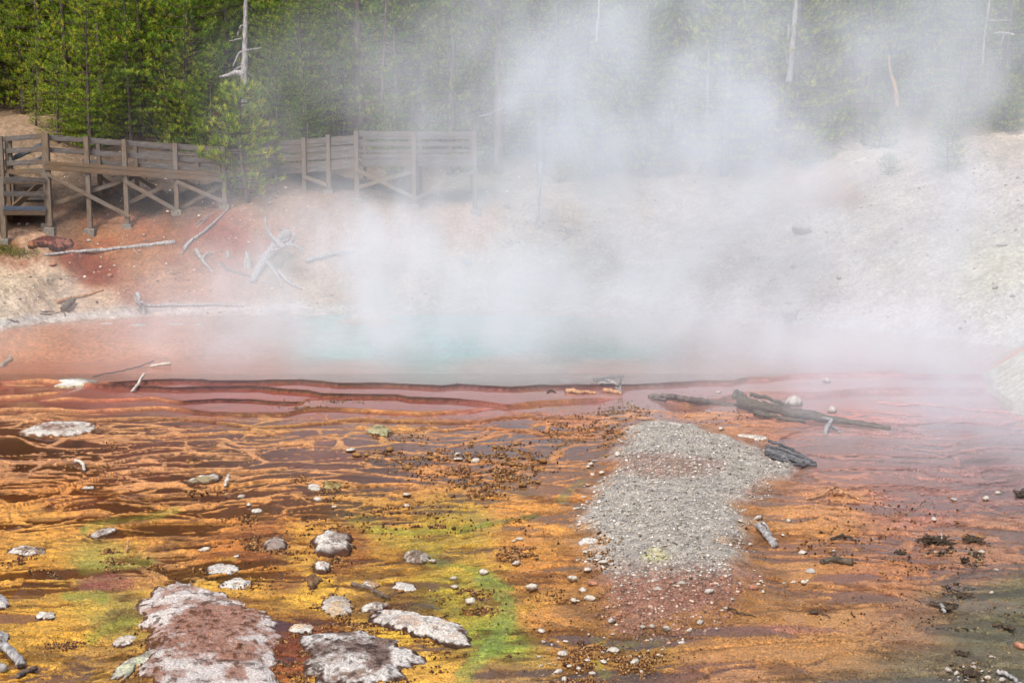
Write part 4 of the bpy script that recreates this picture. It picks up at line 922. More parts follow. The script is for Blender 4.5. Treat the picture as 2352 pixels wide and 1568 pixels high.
crust('mossy yellow-topped rock standing in the upper shallows', [(845, 994), (856, 984), (872, 981), (888, 986), (896, 998), (870, 1004)], 0.19, 31, top=(200, 195, 150), mid=(130, 120, 55), fringe=(95, 62, 30), dark=.6, name='rock', cat='rock')
crust('white rocky islet in the pool under the steam', [(771, 741), (790, 737), (830, 735), (880, 735.5), (905, 737), (907, 741), (840, 742)], 0.34, 32, top=(240, 232, 218), mid=(215, 185, 155), fringe=(200, 190, 170), flat=.6, nr=30, name='rock', cat='rock')
crust('pale slanting rock at the far water edge under the steam', [(1526, 763), (1540, 757), (1588, 756), (1592, 761), (1570, 764), (1545, 765)], 0.38, 33, top=(235, 225, 205), mid=(205, 180, 150), fringe=(200, 190, 170), name='rock', cat='rock')
for (u, v, ru, rv, s) in ((405, 744, 24, 2.6, 34), (320, 746, 26, 2.8, 35), (245, 743, 18, 2.4, 36), (455, 745, 12, 2.0, 37)):
    crust('thin white scale floating at the far left of the pool', E(u, v, ru, rv, 16, s, .2), 0.03, s, mid=(235, 235, 230), fringe=(225, 215, 205), dark=.1, na=40, nr=8, name='mineral_scale', cat='crust', group='white scales floating along the far left of the pool')
for (u, v, ru, rv, s) in ((1297, 875, 13, 2.6, 38), (1355, 867, 16, 2.8, 39), (1380, 871, 12, 3.0, 40)):
    crust('small white scale by the white driftwood on the pool rim', E(u, v, ru, rv, 16, s, .2), 0.03, s, mid=(225, 220, 205), fringe=(175, 150, 120), dark=.1, na=40, nr=8, name='mineral_scale', cat='crust', group='white scales by the driftwood on the pool rim')
crust('ragged white streak of crust below the big dark log', [(1690, 998), (1715, 997), (1745, 1001), (1768, 1010), (1750, 1014), (1715, 1006)], 0.05, 41, mid=(200, 180, 155), fringe=(150, 110, 75), dark=.5)
crust('dark reddish cracked rock on the bank below the boardwalk', [(64, 556), (90, 545), (130, 545), (165, 553), (173, 566), (150, 574), (110, 572), (85, 566)], 0.35, 42, top=(160, 100, 82), mid=(100, 52, 40), fringe=(60, 35, 25), dark=.8, flat=.7, name='rock', cat='rock', nr=30)
crust('small orange-brown rock left of the dark reddish rock', E(75, 566, 13, 7, 16, 43, .2), 0.3, 43, top=(180, 120, 80), mid=(130, 78, 48), fringe=(70, 40, 25), name='rock', cat='rock')

# ------------------------------------------------------------------ stones
def stone_mesh(seed, top, side, squash=0.6, ang=0.35, split=0.0):
    rng = np.random.RandomState(seed)
    import bmesh
    bm = bmesh.new(); bmesh.ops.create_icosphere(bm, subdivisions=3, radius=1)
    V = np.array([v.co[:] for v in bm.verts]); F = np.array([[v.index for v in f.verts] for f in bm.faces]); bm.free()
    for k in range(7):                                       # flat facets
        n = rng.normal(size=3); n /= np.linalg.norm(n); d = rng.uniform(0.55, 0.9); h = V @ n - d
        V = V - np.where(h > 0, h * 0.85, 0)[:, None] * n
    r = 1 + ang * (fbm(V[:, 0] * 1.6 + seed, V[:, 1] * 1.6 + V[:, 2] * 1.3, seed, 4) - 0.5)
    V = V * r[:, None] * np.array([1.0, rng.uniform(.6, .9), squash])
    n2 = fbm(V[:, 0] * 4 + seed, V[:, 1] * 4 + V[:, 2] * 5, seed + 2, 3)
    k = sstep(split - 0.15, split + 0.2, V[:, 2] / squash + 0.7 * (n2 - 0.5))[:, None]
    col = lin(side) * (0.6 + 0.8 * n2)[:, None] * (1 - k) + lin(top) * (0.75 + 0.5 * n2)[:, None] * k
    return V, F, col
def make_stone(seed, top, side, nm='rock', **kw):
    V, F, c = stone_mesh(seed, top, side, **kw); o = link_mesh(nm, V * 0.5, F, M_ROCK, col=c); o.location = (0, 0, -60); return o
STW = [make_stone(50 + i, (204, 194, 176), (104, 72, 42), squash=s, ang=.8, split=.12) for i, s in enumerate((.6, .7, .5, .8))]       # white topped, brown foot
STG = [make_stone(60 + i, (182, 172, 160), (120, 98, 76), squash=s) for i, s in enumerate((.6, .5, .75))]              # grey
STB = [make_stone(70 + i, (158, 112, 54), (70, 42, 20), squash=s, ang=.9, nm='crusted_lump') for i, s in enumerate((.6, .8, .5))]         # brown encrusted
STR = [make_stone(80 + i, (176, 120, 88), (120, 76, 50), squash=s) for i, s in enumerate((.6, .7))]                    # rusty
used_st = set()
def stone(kind, u, v, wpx, label, group=None, hk=1.0, cat='rock', nm=None):
    """wpx: width in image columns"""
    src = random.choice(kind); hk = min(hk, 1.0)
    if src.name in used_st: o = src.copy(); C.objects.link(o)
    else: used_st.add(src.name); o = src
    p = at(u, v); s = wpx / FPX * p.y
    o.location = (p.x, p.y, p.z + 0.14 * s * hk); o.rotation_euler = (random.uniform(-.2, .2), random.uniform(-.2, .2), random.uniform(-.5, .5) + (math.pi if random.random() < .5 else 0)); o.scale = (s, s, s * hk * 1.35)
    if nm: o.name = nm
    return tag(o, label, 'crust' if kind is STB else cat, group)
random.seed(31)
for k, u, v, wd, hk, lb in [
 (STW, 1825, 931, 54, .75, 'tan double-humped boulder in the shallows behind the big dark log'),
 (STW, 1910, 948, 28, 1.0, 'small white rock in the water just behind the big dark log'),
 (STW, 1899, 878, 28, .7, 'white rock beside a dark stick in the far right shallows'),
 (STW, 1710, 749, 22, 1.0, 'small rounded pale rock at the far water edge'),
 (STW, 1418, 1048, 17, 1.4, 'rounded tan boulder at the upper left rim of the gravel bar'),
 (STW, 1357, 1068, 16, .9, 'white stone with a brown foot left of the gravel bar top'),
 (STW, 1350, 1075, 15, .6, 'flat white stone just below its brown-footed neighbour'),
 (STG, 1370, 1059, 26, .35, 'pale flat plate of rock left of the rounded boulder'),
 (STW, 1361, 1092, 14, .8, 'small white stone at the water side of the gravel bar'),
 (STW, 1650, 903, 14, .9, 'lone cream pebble between the driftwood and the half-sunk log'),
 (STG, 1454, 930, 10, 1.1, 'dark-footed little stone in the shallows above the gravel bar'),
 (STW, 1655, 988, 16, .9, 'pointed white stone right of the top of the gravel bar'),
 (STW, 1741, 1194, 24, .8, 'smooth white stone in the water right of the gravel bar'),
 (STW, 1811, 1199, 17, 1.0, 'white-peaked stone right of the smooth white stone'),
 (STW, 1798, 1230, 10, .8, 'tiny white stone above the split grey wood chunk'),
 (STW, 1842, 1272, 28, .6, 'flat pitted white stone in the orange shallows at right'),
 (STG, 1861, 1315, 28, .7, 'grey-white stone with a twig end beside it, right shallows'),
 (STW, 1846, 1343, 17, 1.2, 'upright white stone in the orange shallows, right'),
 (STW, 1822, 1340, 16, .9, 'pair-topped pale stone left of the upright white one'),
 (STG, 1802, 1341, 13, .7, 'small dark-sided stone left of the pale stones in the shallows'),
 (STW, 2145, 1198, 17, 1.0, 'white stone alone in the mauve shallows, right'),
 (STW, 2264, 1150, 22, .8, 'white stone near the right edge beyond the dark twig heaps'),
 (STG, 2190, 1149, 18, .8, 'grey round stone in the mauve shallows near the right edge'),
 (STR, 2180, 1143, 12, 1.0, 'small reddish stone touching the grey round stone'),
 (STG, 2292, 1135, 16, .8, 'small pale stone just above the white stone near the right edge'),
 (STG, 2288, 1284 + 27, 18, .8, 'pale pointed stone right of the dark stone heap'),
 (STW, 2277, 1384 - 20, 14, .8, 'little cream stone below the dark stone heap, right'),
 (STB, 2216, 1258 - 22, 20, .8, 'dark brown stone left of the dark stone heap'),
 (STB, 2248, 1254 - 20, 16, .8, 'black-brown stone above the dark stone heap'),
 (STW, 2254, 1277 - 4, 18, 1.0, 'yellowish pebble lodged on the right of the dark stone heap'),
 (STR, 2344, 1488, 34, .8, 'dark red stone cut by the right edge, low in the picture'),
 (STG, 2276, 1510, 16, .9, 'grey stone in the dark grit, lower right'),
 (STW, 2196, 1524 + 26, 16, 1.1, 'white stone at the head of the dark grit heap, bottom right'),
 (STW, 2268, 1560, 20, 1.1, 'pale stone at the very bottom right in the dark grit'),
 (STW, 1338, 1357 + 1, 26, .7, 'flat cream stone at the lower left of the gravel bar'),
 (STW, 1356, 1380, 34, .6, 'long white stone at the lower left shore of the gravel bar'),
 (STW, 1318, 1384, 22, .6, 'split white stone in the water, left of the long white stone'),
 (STW, 1328, 1384, 14, .6, 'small half of the split white stone, touching it on the right'),
 (STW, 1315, 1332, 26, .9, 'white-topped rock in the amber water left of the pink gravel'),
 (STW, 1350, 1314, 20, .9, 'creamy upright stone between the rock in amber water and the bar'),
 (STR, 1362, 1342, 26, .7, 'rusty flat stone at the left shore of the pink gravel'),
 (STW, 1221, 1353, 32, .8, 'white-capped crusted stone alone in the orange mat'),
 (STR, 1420, 1415, 18, 1.3, 'tall pale pink stone at the lower left tip of the gravel bar'),
 (STG, 1406, 1428, 22, 1.0, 'grey stone below the tall pale pink stone'),
 (STG, 1476, 1441, 14, 1.4, 'oval grey stone at the bottom shore of the gravel bar'),
 (STG, 1498, 1443, 15, 1.3, 'oval beige stone right of the oval grey one'),
 (STG, 1530, 1447, 26, .9, 'wide grey stone ending the row of oval stones'),
 (STW, 1582, 1451, 16, 1.0, 'small white stone right of the row of oval stones'),
 (STG, 1608, 1433, 18, 1.0, 'grey cap stone on the bottom rim of the gravel bar'),
 (STR, 1731, 1353, 24, 1.5, 'large reddish stone on the right rim of the gravel bar'),
 (STG, 1567, 1342, 32, .6, 'flat grey stone where pale gravel turns pink'),
 (STG, 1510, 1356, 30, .6, 'low brown-grey stone in the pink gravel'),
 (STG, 1630, 1361, 26, .6, 'flat tan stone in the right of the pink gravel'),
 (STG, 1375, 1283, 22, .9, 'pale blocky stone on the left rim of the gravel bar'),
 (STW, 1385, 1296, 24, .7, 'white rough stone below the pale blocky stone'),
 (STG, 1404, 1300, 22, .8, 'beige stone right of the white rough stone'),
 (STG, 1429, 1203, 16, .8, 'blue-grey pebble on the upper gravel bar'),
 (STG, 1492, 1152, 14, .8, 'dark grey stone with a white corner in mid gravel'),
 (STW, 1345, 1235 + 35, 20, .6, 'small white slab on the mat at the left of the gravel bar'),
 (STW, 1180, 1240 + 3, 12, .6, 'pale chip on a dark growth clump left of the gravel bar'),
 (STW, 1194, 1240, 22, .5, 'long white chip atop a dark growth clump left of the gravel bar'),
 (STW, 1186, 1303 - 6, 22, .8, 'white rock with dark growth below, middle of the orange mat'),
 (STW, 993, 1292, 20, .8, 'small white stone right of the grey layered rock'),
 (STW, 1111, 1318, 26, .9, 'white rock with a dark crusty tail in the green mat'),
 (STW, 1042, 1330, 18, .9, 'white-capped stone in a dark crust, middle of the green mat'),
 (STW, 1044, 1350, 20, .8, 'white-topped nub just below the dark crust in the green mat'),
 (STW, 1081, 1386, 30, 1.0, 'white-streaked rock below the nub in the green mat'),
 (STW, 1244, 1452, 22, .8, 'white cluster stone in the amber water, lower middle'),
 (STW, 1299, 1472 + 3, 14, .8, 'white pebble at the left of the lower stones'),
 (STW, 1410, 1496, 42, .4, 'long white flat stone among the growth clumps, bottom middle'),
 (STW, 1367, 1488 + 8, 18, .7, 'short white stone left of the long flat one'),
 (STW, 1458, 1522, 26, .8, 'white stone right end of the lower clumps'),
 (STW, 1516, 1507, 18, .6, 'isolated white stone right of the lower clumps'),
 (STW, 1292, 1505, 26, .9, 'white-topped stone at the left of the lower clumps'),
 (STW, 1350, 1518, 22, .5, 'small flat white stone in the middle of the lower clumps'),
 (STW, 1386, 1525, 20, .5, 'sloping white chip right of the small flat stone'),
 (STW, 1308, 1533, 16, .8, 'white stone low in the lower clumps'),
 (STW, 1328, 1538, 18, .9, 'knobbly white stone next to the lowest clumps'),
 (STW, 1283, 1545, 26, .8, 'wide white stone near the bottom edge, left of centre'),
 (STW, 1360, 1548, 18, .8, 'white stone near the bottom edge under the flat ones'),
 (STW, 1297, 1562, 20, .8, 'white stone on the bottom edge of the picture'),
 (STW, 1566, 1218 + 260, 20, .6, 'thin white stone on the mat right of the lower clumps'),
 (STW, 1094, 1064, 26, .7, 'bright white stone in the middle of the brown pebble field'),
 (STW, 1052, 1058, 24, .5, 'flat white-topped stone left of the bright white stone'),
 (STW, 1051, 1046, 16, .5, 'small pale flat stone above the flat white-topped one'),
 (STW, 805, 1036, 24, .5, 'pale flat stone on a golden clump, upper left of the pebble field'),
 (STB, 820, 1048, 26, .8, 'golden crusted rock under the pale flat stone'),
 (STW, 555, 1027 + 116, 20, .6, 'small white-capped stone in the mauve water, left of centre'),
 (STW, 571, 1162, 16, .8, 'white stone on a dark crust left of centre'),
 (STW, 590, 1176, 26, .6, 'grey-white stone on the dark crust below it'),
 (STW, 730, 1148, 24, .6, 'elongated cream stone centre left, pointing down right'),
 (STW, 768, 1166, 14, .9, 'little grey-white stone at the end of the elongated cream one'),
 (STW, 933, 1140, 26, .5, 'cream-topped flat clump stone in the middle'),
 (STW, 934, 1166 - 2, 22, .5, 'pale flat stone just below the cream-topped one'),
 (STW, 470, 1264, 30, .6, 'rough whitish stone in the orange mat, lower left of centre'),
 (STW, 543, 1279, 14, .7, 'tiny white stone right of the rough whitish stone'),
 (STG, 124 / 4 * 1 + 15, 632 + 56, 10, .8, 'grey pebble on the left gravel bank'),
 (STR, 122, 610, 18, .8, 'brown stone below the fallen pole on the bank'),
 (STR, 253, 635, 16, .9, 'rounded stone in the rusty soil below the fallen pole'),
 (STG, 205, 555, 11, .8, 'small grey stone above the fallen pole'),
 (STW, 1843, 533, 46, .9, 'large cream boulder on the pale slope'),
 (STW, 1828, 524, 24, 1.0, 'jagged pale rock behind the cream boulder'),
 (STG, 1825, 615, 22, .9, 'dull grey stone half buried in the pale slope'),
 (STG, 2285, 663, 16, .9, 'mauve-grey stone on the slope near the right edge'),
 (STG, 2325, 682, 15, .9, 'second grey stone near the right edge of the slope'),
 (STG, 2300, 565, 26, .6, 'blurred grey rock high on the right slope'),
 (STW, 1926, 640, 20, .6, 'flat pale stone low on the pale slope'),
 (STW, 1812, 698, 18, .9, 'white rock above the dark root clump at the right shore'),
 (STG, 634 + 0, 455, 14, .9, 'grey-white stone at the top of the bank beside the curled roots'),
 (STW, 621, 470, 10, .9, 'small cream stone on the bank below the curled roots'),
 ]: stone(k, u, v, wd, lb, hk=hk)

# scattered stones that nothing tells apart, zone by zone
def zone(kind, n, poly, wr, label, group, cat='rock', seed=0, hk=(.6, 1.0), power=2.0):
    rg = random.Random(seed); P_ = np.array(poly, float); lo = P_.min(0); hi = P_.max(0); k = 0
    while k < n:
        u = rg.uniform(lo[0], hi[0]); v = rg.uniform(lo[1], hi[1])
        if polysd(np.array([u]), np.array([v]), P_)[0] < 0: continue
        stone(kind, u, v, wr[0] + (wr[1] - wr[0]) * rg.random() ** power, label, group, hk=rg.uniform(*hk), cat=cat, nm=cat if kind is not STB else None); k += 1
zone(STW + STG, 46, [(1240, 1470), (1330, 1440), (1480, 1460), (1540, 1490), (1500, 1540), (1400, 1568), (1230, 1568)], (5, 12), 'small white stone among the brown growth clumps, bottom middle', 'small white stones in the bottom clumps', seed=1)
zone(STW + STG, 34, [(1325, 1130), (1400, 1070), (1420, 1100), (1380, 1180), (1400, 1290), (1345, 1290), (1318, 1200)], (7, 20), 'flat pale stone on the left rim of the gravel bar', 'flat stones on the left rim of the gravel bar', seed=2, hk=(.3, .6))
zone(STG, 30, [(1400, 1020), (1650, 1010), (1800, 1070), (1700, 1180), (1690, 1260), (1740, 1330), (1680, 1400), (1500, 1430), (1380, 1380), (1380, 1200)], (8, 18), 'small grey stone half sunk in the gravel bar', 'small stones half sunk in the gravel bar', cat='pebble', seed=3, hk=(.4, .8))
zone(STW + STG, 20, [(1700, 1190), (1745, 1280), (1760, 1370), (1740, 1370), (1715, 1290), (1690, 1230)], (6, 13), 'small white stone on the right shore of the gravel bar', 'small white stones on the right shore of the bar', cat='pebble', seed=4)
zone(STB, 60, [(940, 1010), (1100, 1000), (1260, 1020), (1250, 1120), (1120, 1170), (960, 1120), (850, 1080), (800, 1040)], (6, 20), 'small brown encrusted stone in the middle shallows', 'brown encrusted stones in the middle shallows', seed=5, hk=(.6, 1.0))
zone(STB, 26, [(1320, 960), (1460, 930), (1480, 985), (1400, 1060), (1300, 1060), (1250, 1100), (1240, 1000)], (6, 15), 'small brown stone in the shallows left of the gravel bar top', 'brown stones above and left of the gravel bar', seed=6)
zone(STG, 26, [(20, 600), (120, 600), (220, 660), (240, 720), (60, 740), (0, 745), (0, 600)], (3, 8), 'pale pebble on the left gravel bank', 'pebbles on the left gravel bank', cat='pebble', seed=7)
zone(STR, 26, [(200, 540), (560, 520), (600, 620), (420, 690), (250, 680)], (3, 9), 'small rusty stone on the red bank', 'small stones on the red bank', cat='pebble', seed=8)
zone(STG, 40, [(1250, 480), (1700, 470), (2340, 420), (2340, 760), (1800, 720), (1300, 690)], (3, 12), 'pale stone on the wide bank under the steam', 'stones on the wide pale bank', cat='stone', seed=9)
zone(STW + STG, 24, [(1900, 1120), (2300, 1120), (2340, 1300), (2200, 1400), (1800, 1400), (1780, 1250)], (4, 11), 'small stone scattered in the orange and mauve shallows at right', 'small stones in the right shallows', cat='pebble', seed=10)
zone(STB, 22, [(1850, 1150), (2300, 1160), (2300, 1450), (1800, 1400)], (5, 14), 'small dark stone scattered in the shallows at right', 'small dark stones in the right shallows', seed=11)
zone(STG, 26, [(2170, 1540), (2250, 1510), (2352, 1500), (2352, 1568), (2180, 1568)], (7, 18), 'grey stone in the dark grit heap, bottom right corner', 'grey stones in the dark grit heap', cat='stone', seed=12)
zone(STB, 24, [(560, 1200), (720, 1200), (830, 1280), (1000, 1300), (1000, 1400), (830, 1400), (640, 1380), (560, 1300)], (5, 14), 'small brown crumb of crust in the golden mat', 'brown crumbs of crust in the golden mat', cat='crust', seed=13)
for s_ in STW + STG + STB + STR:
    if s_.name not in used_st: bpy.data.objects.remove(s_)

# ------------------------------------------------------------------ stuff: gravel, grit, brown growth
def scatter_mesh(name, mat, spots, subd, cols, label, seed, squash=(.4, .8), lift=0.25):
    """many small lumps in one mesh; spots: arrays x, y, size"""
    import bmesh
    bm = bmesh.new(); bmesh.ops.create_icosphere(bm, subdivisions=subd, radius=1); bv = np.array([v.co[:] for v in bm.verts]); bf = np.array([[v.index for v in f.verts] for f in bm.faces]); bm.free()
    rg = np.random.RandomState(seed); x, y, s = spots; n = len(x); z = land(x, y)
    a = rg.uniform(0, 6.28, n); sc = np.stack([rg.uniform(.7, 1.2, n), rg.uniform(.5, 1.0, n), rg.uniform(*squash, n)], 1)
    V = bv[None] * sc[:, None, :] * (1 + rg.uniform(-.28, .28, (n, len(bv), 1)))
    ca, sa = np.cos(a)[:, None], np.sin(a)[:, None]
    X = V[..., 0] * ca - V[..., 1] * sa; Y = V[..., 0] * sa + V[..., 1] * ca
    V = np.stack([X, Y, V[..., 2]], -1) * s[:, None, None] * 0.5
    V += np.stack([x, y, z + s * lift * 0.5], -1)[:, None, :]
    F = (bf[None] + (np.arange(n) * len(bv))[:, None, None]).reshape(-1, 3)
    cl = np.array([lin(c) for c in cols]); ci = cl[rg.randint(0, len(cl), n)] * rg.uniform(.7, 1.25, (n, 1))
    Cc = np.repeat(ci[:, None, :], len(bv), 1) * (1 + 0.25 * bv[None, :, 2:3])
    o = link_mesh(name, V.reshape(-1, 3), F, mat, smooth=False, col=Cc.reshape(-1, 3)); return tag(o, label, 'gravel' if 'gravel' in name else 'growth', kind='stuff')
rg = np.random.RandomState(3)
def in_poly(n, poly, seed, soft=0.0):
    r = np.random.RandomState(seed); W = np.array([onplane(u, v, -0.2) for u, v in poly]); lo, hi = W.min(0) - 0.3, W.max(0) + 0.3
    p = r.uniform(lo, hi, (n * 4, 2)); sd = polysd(p[:, 0], p[:, 1], W); ok = sd + soft * (fbm(p[:, 0] * 2, p[:, 1] * 2, 3, 3) - 0.62) > 0
    p = p[ok][:n]; return p[:, 0], p[:, 1]
x, y = in_poly(38000, BAR, 1, 0.9)
sz = 0.010 + 0.05 * rg.rand(len(x)) ** 9
_, vv = proj(x, y, x * 0); pk = sstep(1265, 1345, vv + 40 * (fbm(x * 2, y * 2, 1, 3) - .5))
w_ = rg.rand(len(x)) < pk
scatter_mesh('gravel', M_STONES, (x[~w_], y[~w_], sz[~w_]), 1, [(215, 207, 194), (190, 180, 163), (176, 164, 147), (140, 129, 116), (186, 174, 152), (164, 159, 153), (170, 160, 148), (112, 102, 92)], 'pale grey gravel of the dry bar', 5)
scatter_mesh('gravel', M_STONES, (x[w_], y[w_], sz[w_] * 1.15), 1, [(182, 142, 120), (158, 110, 88), (130, 90, 72), (196, 170, 145), (108, 82, 68), (150, 100, 78)], 'pinkish brown gravel at the lower end of the bar', 6)
# growth clumps: gathered in patches given in image coordinates (u, v, ru, rv, how many)
gx, gy, gs = [], [], []
CL = [(1150, 1050, 80, 28, 700), (1100, 1095, 60, 26, 420), (1190, 1080, 60, 22, 400), (1000, 1050, 90, 30, 330), (900, 1040, 60, 18, 160), (930, 1000, 50, 10, 120), (1110, 1120, 60, 8, 120), (950, 1150, 80, 16, 260), (1180, 1030, 90, 14, 240), (1310, 990, 60, 30, 320), (1400, 990, 50, 40, 300), (1430, 960, 60, 16, 220),
      (770, 1115, 40, 14, 160), (690, 1085, 26, 6, 60), (460, 1104, 40, 8, 110), (445, 1038, 16, 5, 40), (260, 1010, 20, 6, 60), (1200, 1185, 30, 6, 90), (1190, 1255, 36, 14, 260), (1230, 1240, 26, 8, 60), (1380, 1270, 30, 40, 240), (1330, 1350, 60, 30, 200),
      (1300, 1490, 60, 40, 700), (1400, 1500, 80, 40, 800), (1470, 1480, 70, 30, 300), (1340, 1550, 80, 20, 300), (1340, 1450, 60, 12, 180), (1240, 1470, 20, 6, 60), (1060, 1335, 60, 12, 220), (1110, 1370, 40, 8, 110), (1160, 1462, 26, 5, 70), (1010, 1190, 60, 10, 80),
      (760, 1230, 44, 40, 380), (630, 1250, 44, 24, 260), (560, 1300, 60, 20, 160), (600, 1220, 60, 14, 160), (740, 1330, 30, 24, 150), (900, 1385, 90, 26, 500), (940, 1440, 110, 40, 420), (700, 1480, 90, 50, 600), (850, 1500, 110, 40, 400), (700, 1430, 40, 20, 150), (790, 1395, 46, 36, 260),
      (470, 1275, 50, 12, 110), (310, 1250, 60, 14, 120), (240, 1225, 30, 10, 70), (90, 1265, 50, 8, 110), (345, 1385, 26, 10, 120), (150, 1410, 50, 12, 110), (60, 1240, 50, 10, 50), (30, 1545, 40, 12, 80), (120, 1550, 30, 8, 60), (340, 1460, 40, 40, 200), (560, 1165, 40, 10, 60), (1230, 1330, 90, 90, 90), (850, 1180, 200, 30, 160),
      (800, 930, 120, 4, 60), (1080, 897, 40, 3, 30), (700, 940, 60, 3, 50), (1330, 900, 60, 3, 60), (2050, 1160, 160, 30, 90), (1950, 1230, 160, 40, 120), (2100, 1290, 120, 60, 140), (2000, 1380, 150, 40, 60), (2170, 1240, 30, 8, 200), (2240, 1255, 30, 22, 240), (2180, 1320, 46, 14, 200), (2190, 1400, 50, 10, 130), (2280, 1548, 70, 22, 420), (2220, 1500, 40, 10, 80), (2320, 1370, 40, 10, 50),
      (1700, 930, 60, 5, 80), (1640, 965, 80, 14, 90)]
rg = np.random.RandomState(12)
DARKC = []
for (u, v, ru, rv, n) in CL:
    n = int(n * 4.5); uu = u + rg.normal(size=n) * ru * .55; vv = v + rg.normal(size=n) * rv * .6
    X, Y = onplane(uu, vv, -0.2); keep = fbm(X * 5 + 7, Y * 7, 14, 4) > 0.54
    gx.append(X[keep]); gy.append(Y[keep]); gs.append(rg.uniform(.010, .034, keep.sum()) * (1 + 0.35 * (Y[keep] > 17)))
gx, gy, gs = map(np.concatenate, (gx, gy, gs)); uu, vv = proj(gx, gy, gx * 0 - .2)
dk = uu > 2100
scatter_mesh('microbial_growth', M_NUB, (gx[~dk], gy[~dk], gs[~dk]), 1, [(150, 100, 42), (110, 68, 26), (84, 48, 20), (176, 132, 70), (64, 38, 18)], 'small brown and golden growths studding the shallows', 8, squash=(.7, 1.4), lift=.45)
scatter_mesh('dark_grit', M_NUB, (gx[dk], gy[dk], gs[dk]), 1, [(84, 66, 50), (52, 42, 34), (34, 30, 26), (150, 125, 85), (110, 92, 66)], 'dark grit and crumbs in the right shallows', 9, squash=(.5, 1.2), lift=.3)
# fine crumbs of mat and sand grains all over the shallows
x = rg.uniform(-6.5, 7.5, 60000); y = 10.5 + 11 * rg.rand(60000) ** 1.3; L2 = land(x, y, full=True)[1]
k_ = (fbm(x * 2.2, y * 3.6, 13, 4) > 0.53) & (L2['bar'] < .3) & (rg.rand(len(x)) < sstep(21, 14, y))
scatter_mesh('mat_crumbs', M_NUB, (x[k_], y[k_], rg.uniform(.007, .022, k_.sum())), 1, [(190, 135, 60), (140, 88, 36), (96, 56, 24), (214, 170, 90), (70, 44, 24)], 'fine crumbs lying on the microbial mats', 10, squash=(.4, .9), lift=.3)
# stones of the banks
r = np.random.RandomState(44); uu = r.uniform(-60, 2420, 9000); Y = r.uniform(30, 56, 9000); X = (uu - CX) / FPX * Y; Lb = land(X, Y, full=True)[1]
k_ = (Lb['d'] > 0.1) & (fbm(X * .8, Y * .8, 5, 3) > .42) & (Y < 54)
scatter_mesh('bank_gravel', M_STONES, (X[k_], Y[k_], 0.03 + 0.11 * r.rand(k_.sum()) ** 4), 1, [(215, 200, 178), (185, 160, 130), (150, 118, 90), (225, 215, 200), (130, 100, 80)], 'loose small stones strewn over the banks', 11, squash=(.4, .8))

# ------------------------------------------------------------------ logs, sticks, roots, snags
def wood(name, label, cat, paths, mat, group=None, seed=0, wob=0.015, sides=8, rough=0.16):
    """paths: (mode, points, r0, r1); mode 'g': points (u, v, lift) lie on the ground; mode 's': (u, v, dy) hang at the distance of the first ground point plus dy.
    The first path is the body, the others are branches: children when there are any."""
    rg = random.Random(seed); out = []; Y0 = None; org = None
    tk = 0.8 if paths[0][1][0][1] < 760 else 0.92
    for (mode, pts, r0, r1) in paths:
        r0 *= tk; r1 *= tk
        if mode == 'g': W = [at(p[0], p[1], (p[2] if len(p) > 2 else r0 * 0.6)) for p in pts]
        else:
            W = [P(p[0], p[1], Y0 + (p[2] if len(p) > 2 else 0)) for p in pts]
        if Y0 is None: Y0 = W[0].y; org = W[0].copy()
        out.append((smoothpath(W, 6, wob * 1.0, rg) if len(W) > 1 else W, r0, r1))
    mb = MB()
    W, r0, r1 = out[0]; tube(mb, [p - org for p in W], r0, r1, sides, rough, rg)
    o = mb.build(name, mat); o.location = org; tag(o, label, cat, group)
    for (W, a, b) in out[1:]:
        mb = MB(); tube(mb, [p - org for p in W], a, b, 6, rough, rg); mb.build('branch' if name not in ('root_mass', 'driftwood_stump') else 'root', mat, o)
    return o
# on the left bank
wood('fallen_pole', 'long straight grey pole lying across the rusty bank', 'log', [('g', [(103, 588), (180, 580), (260, 574), (340, 566), (403, 559)], .05, .10),
     ('g', [(330, 567, .05), (352, 575, .02)], .02, .008), ('g', [(303, 573, .05), (318, 587, .02)], .02, .008), ('s', [(182, 581), (185, 590)], .015, .008), ('s', [(280, 574), (283, 582)], .015, .008), ('s', [(165, 582), (168, 588)], .015, .008)], M_GREYWOOD, seed=1)
wood('fallen_branch', 'curved grey branch running down the bank below the boardwalk', 'branch', [('g', [(424, 576), (435, 560), (470, 535), (495, 512), (528, 478)], .09, .03), ('g', [(424, 578), (418, 585)], .05, .02)], M_GREYWOOD, seed=2)
wood('stick', 'thin grey stick above the curved branch on the bank', 'stick', [('g', [(452, 523), (465, 512), (478, 500)], .03, .02)], M_GREYWOOD, seed=3)
wood('stick', 'second thin stick leaning up the bank toward the boardwalk end', 'stick', [('g', [(447, 517), (480, 495), (510, 478)], .02, .012)], M_GREYWOOD, seed=4)
wood('driftwood_stump', 'big silvery driftwood trunk with upturned roots on the bank', 'driftwood', [('g', [(580, 652, .1), (605, 612, .15), (625, 590, .22), (640, 574, .3), (660, 560, .35)], .16, .22),
     ('s', [(650, 565, -.1), (625, 545, 0), (613, 520, 0), (608, 497, 0)], .13, .03), ('s', [(655, 562, -.1), (672, 555, -.1), (680, 540, -.1)], .10, .03), ('s', [(645, 568, -.2), (672, 563, -.3), (692, 575, -.3), (698, 585, -.3)], .08, .03),
     ('s', [(640, 560, 0), (660, 550, 0), (664, 542, 0)], .07, .02), ('g', [(640, 632, .1), (665, 655, .1), (693, 668, .05)], .10, .04), ('g', [(615, 610, .1), (632, 632, .08), (650, 664, .03)], .10, .04), ('s', [(645, 570, 0), (620, 578, 0), (594, 590, 0)], .06, .02), ('g', [(605, 650, .05), (628, 656, .05), (650, 664, .03)], .04, .02)], M_GREYWOOD, seed=5)
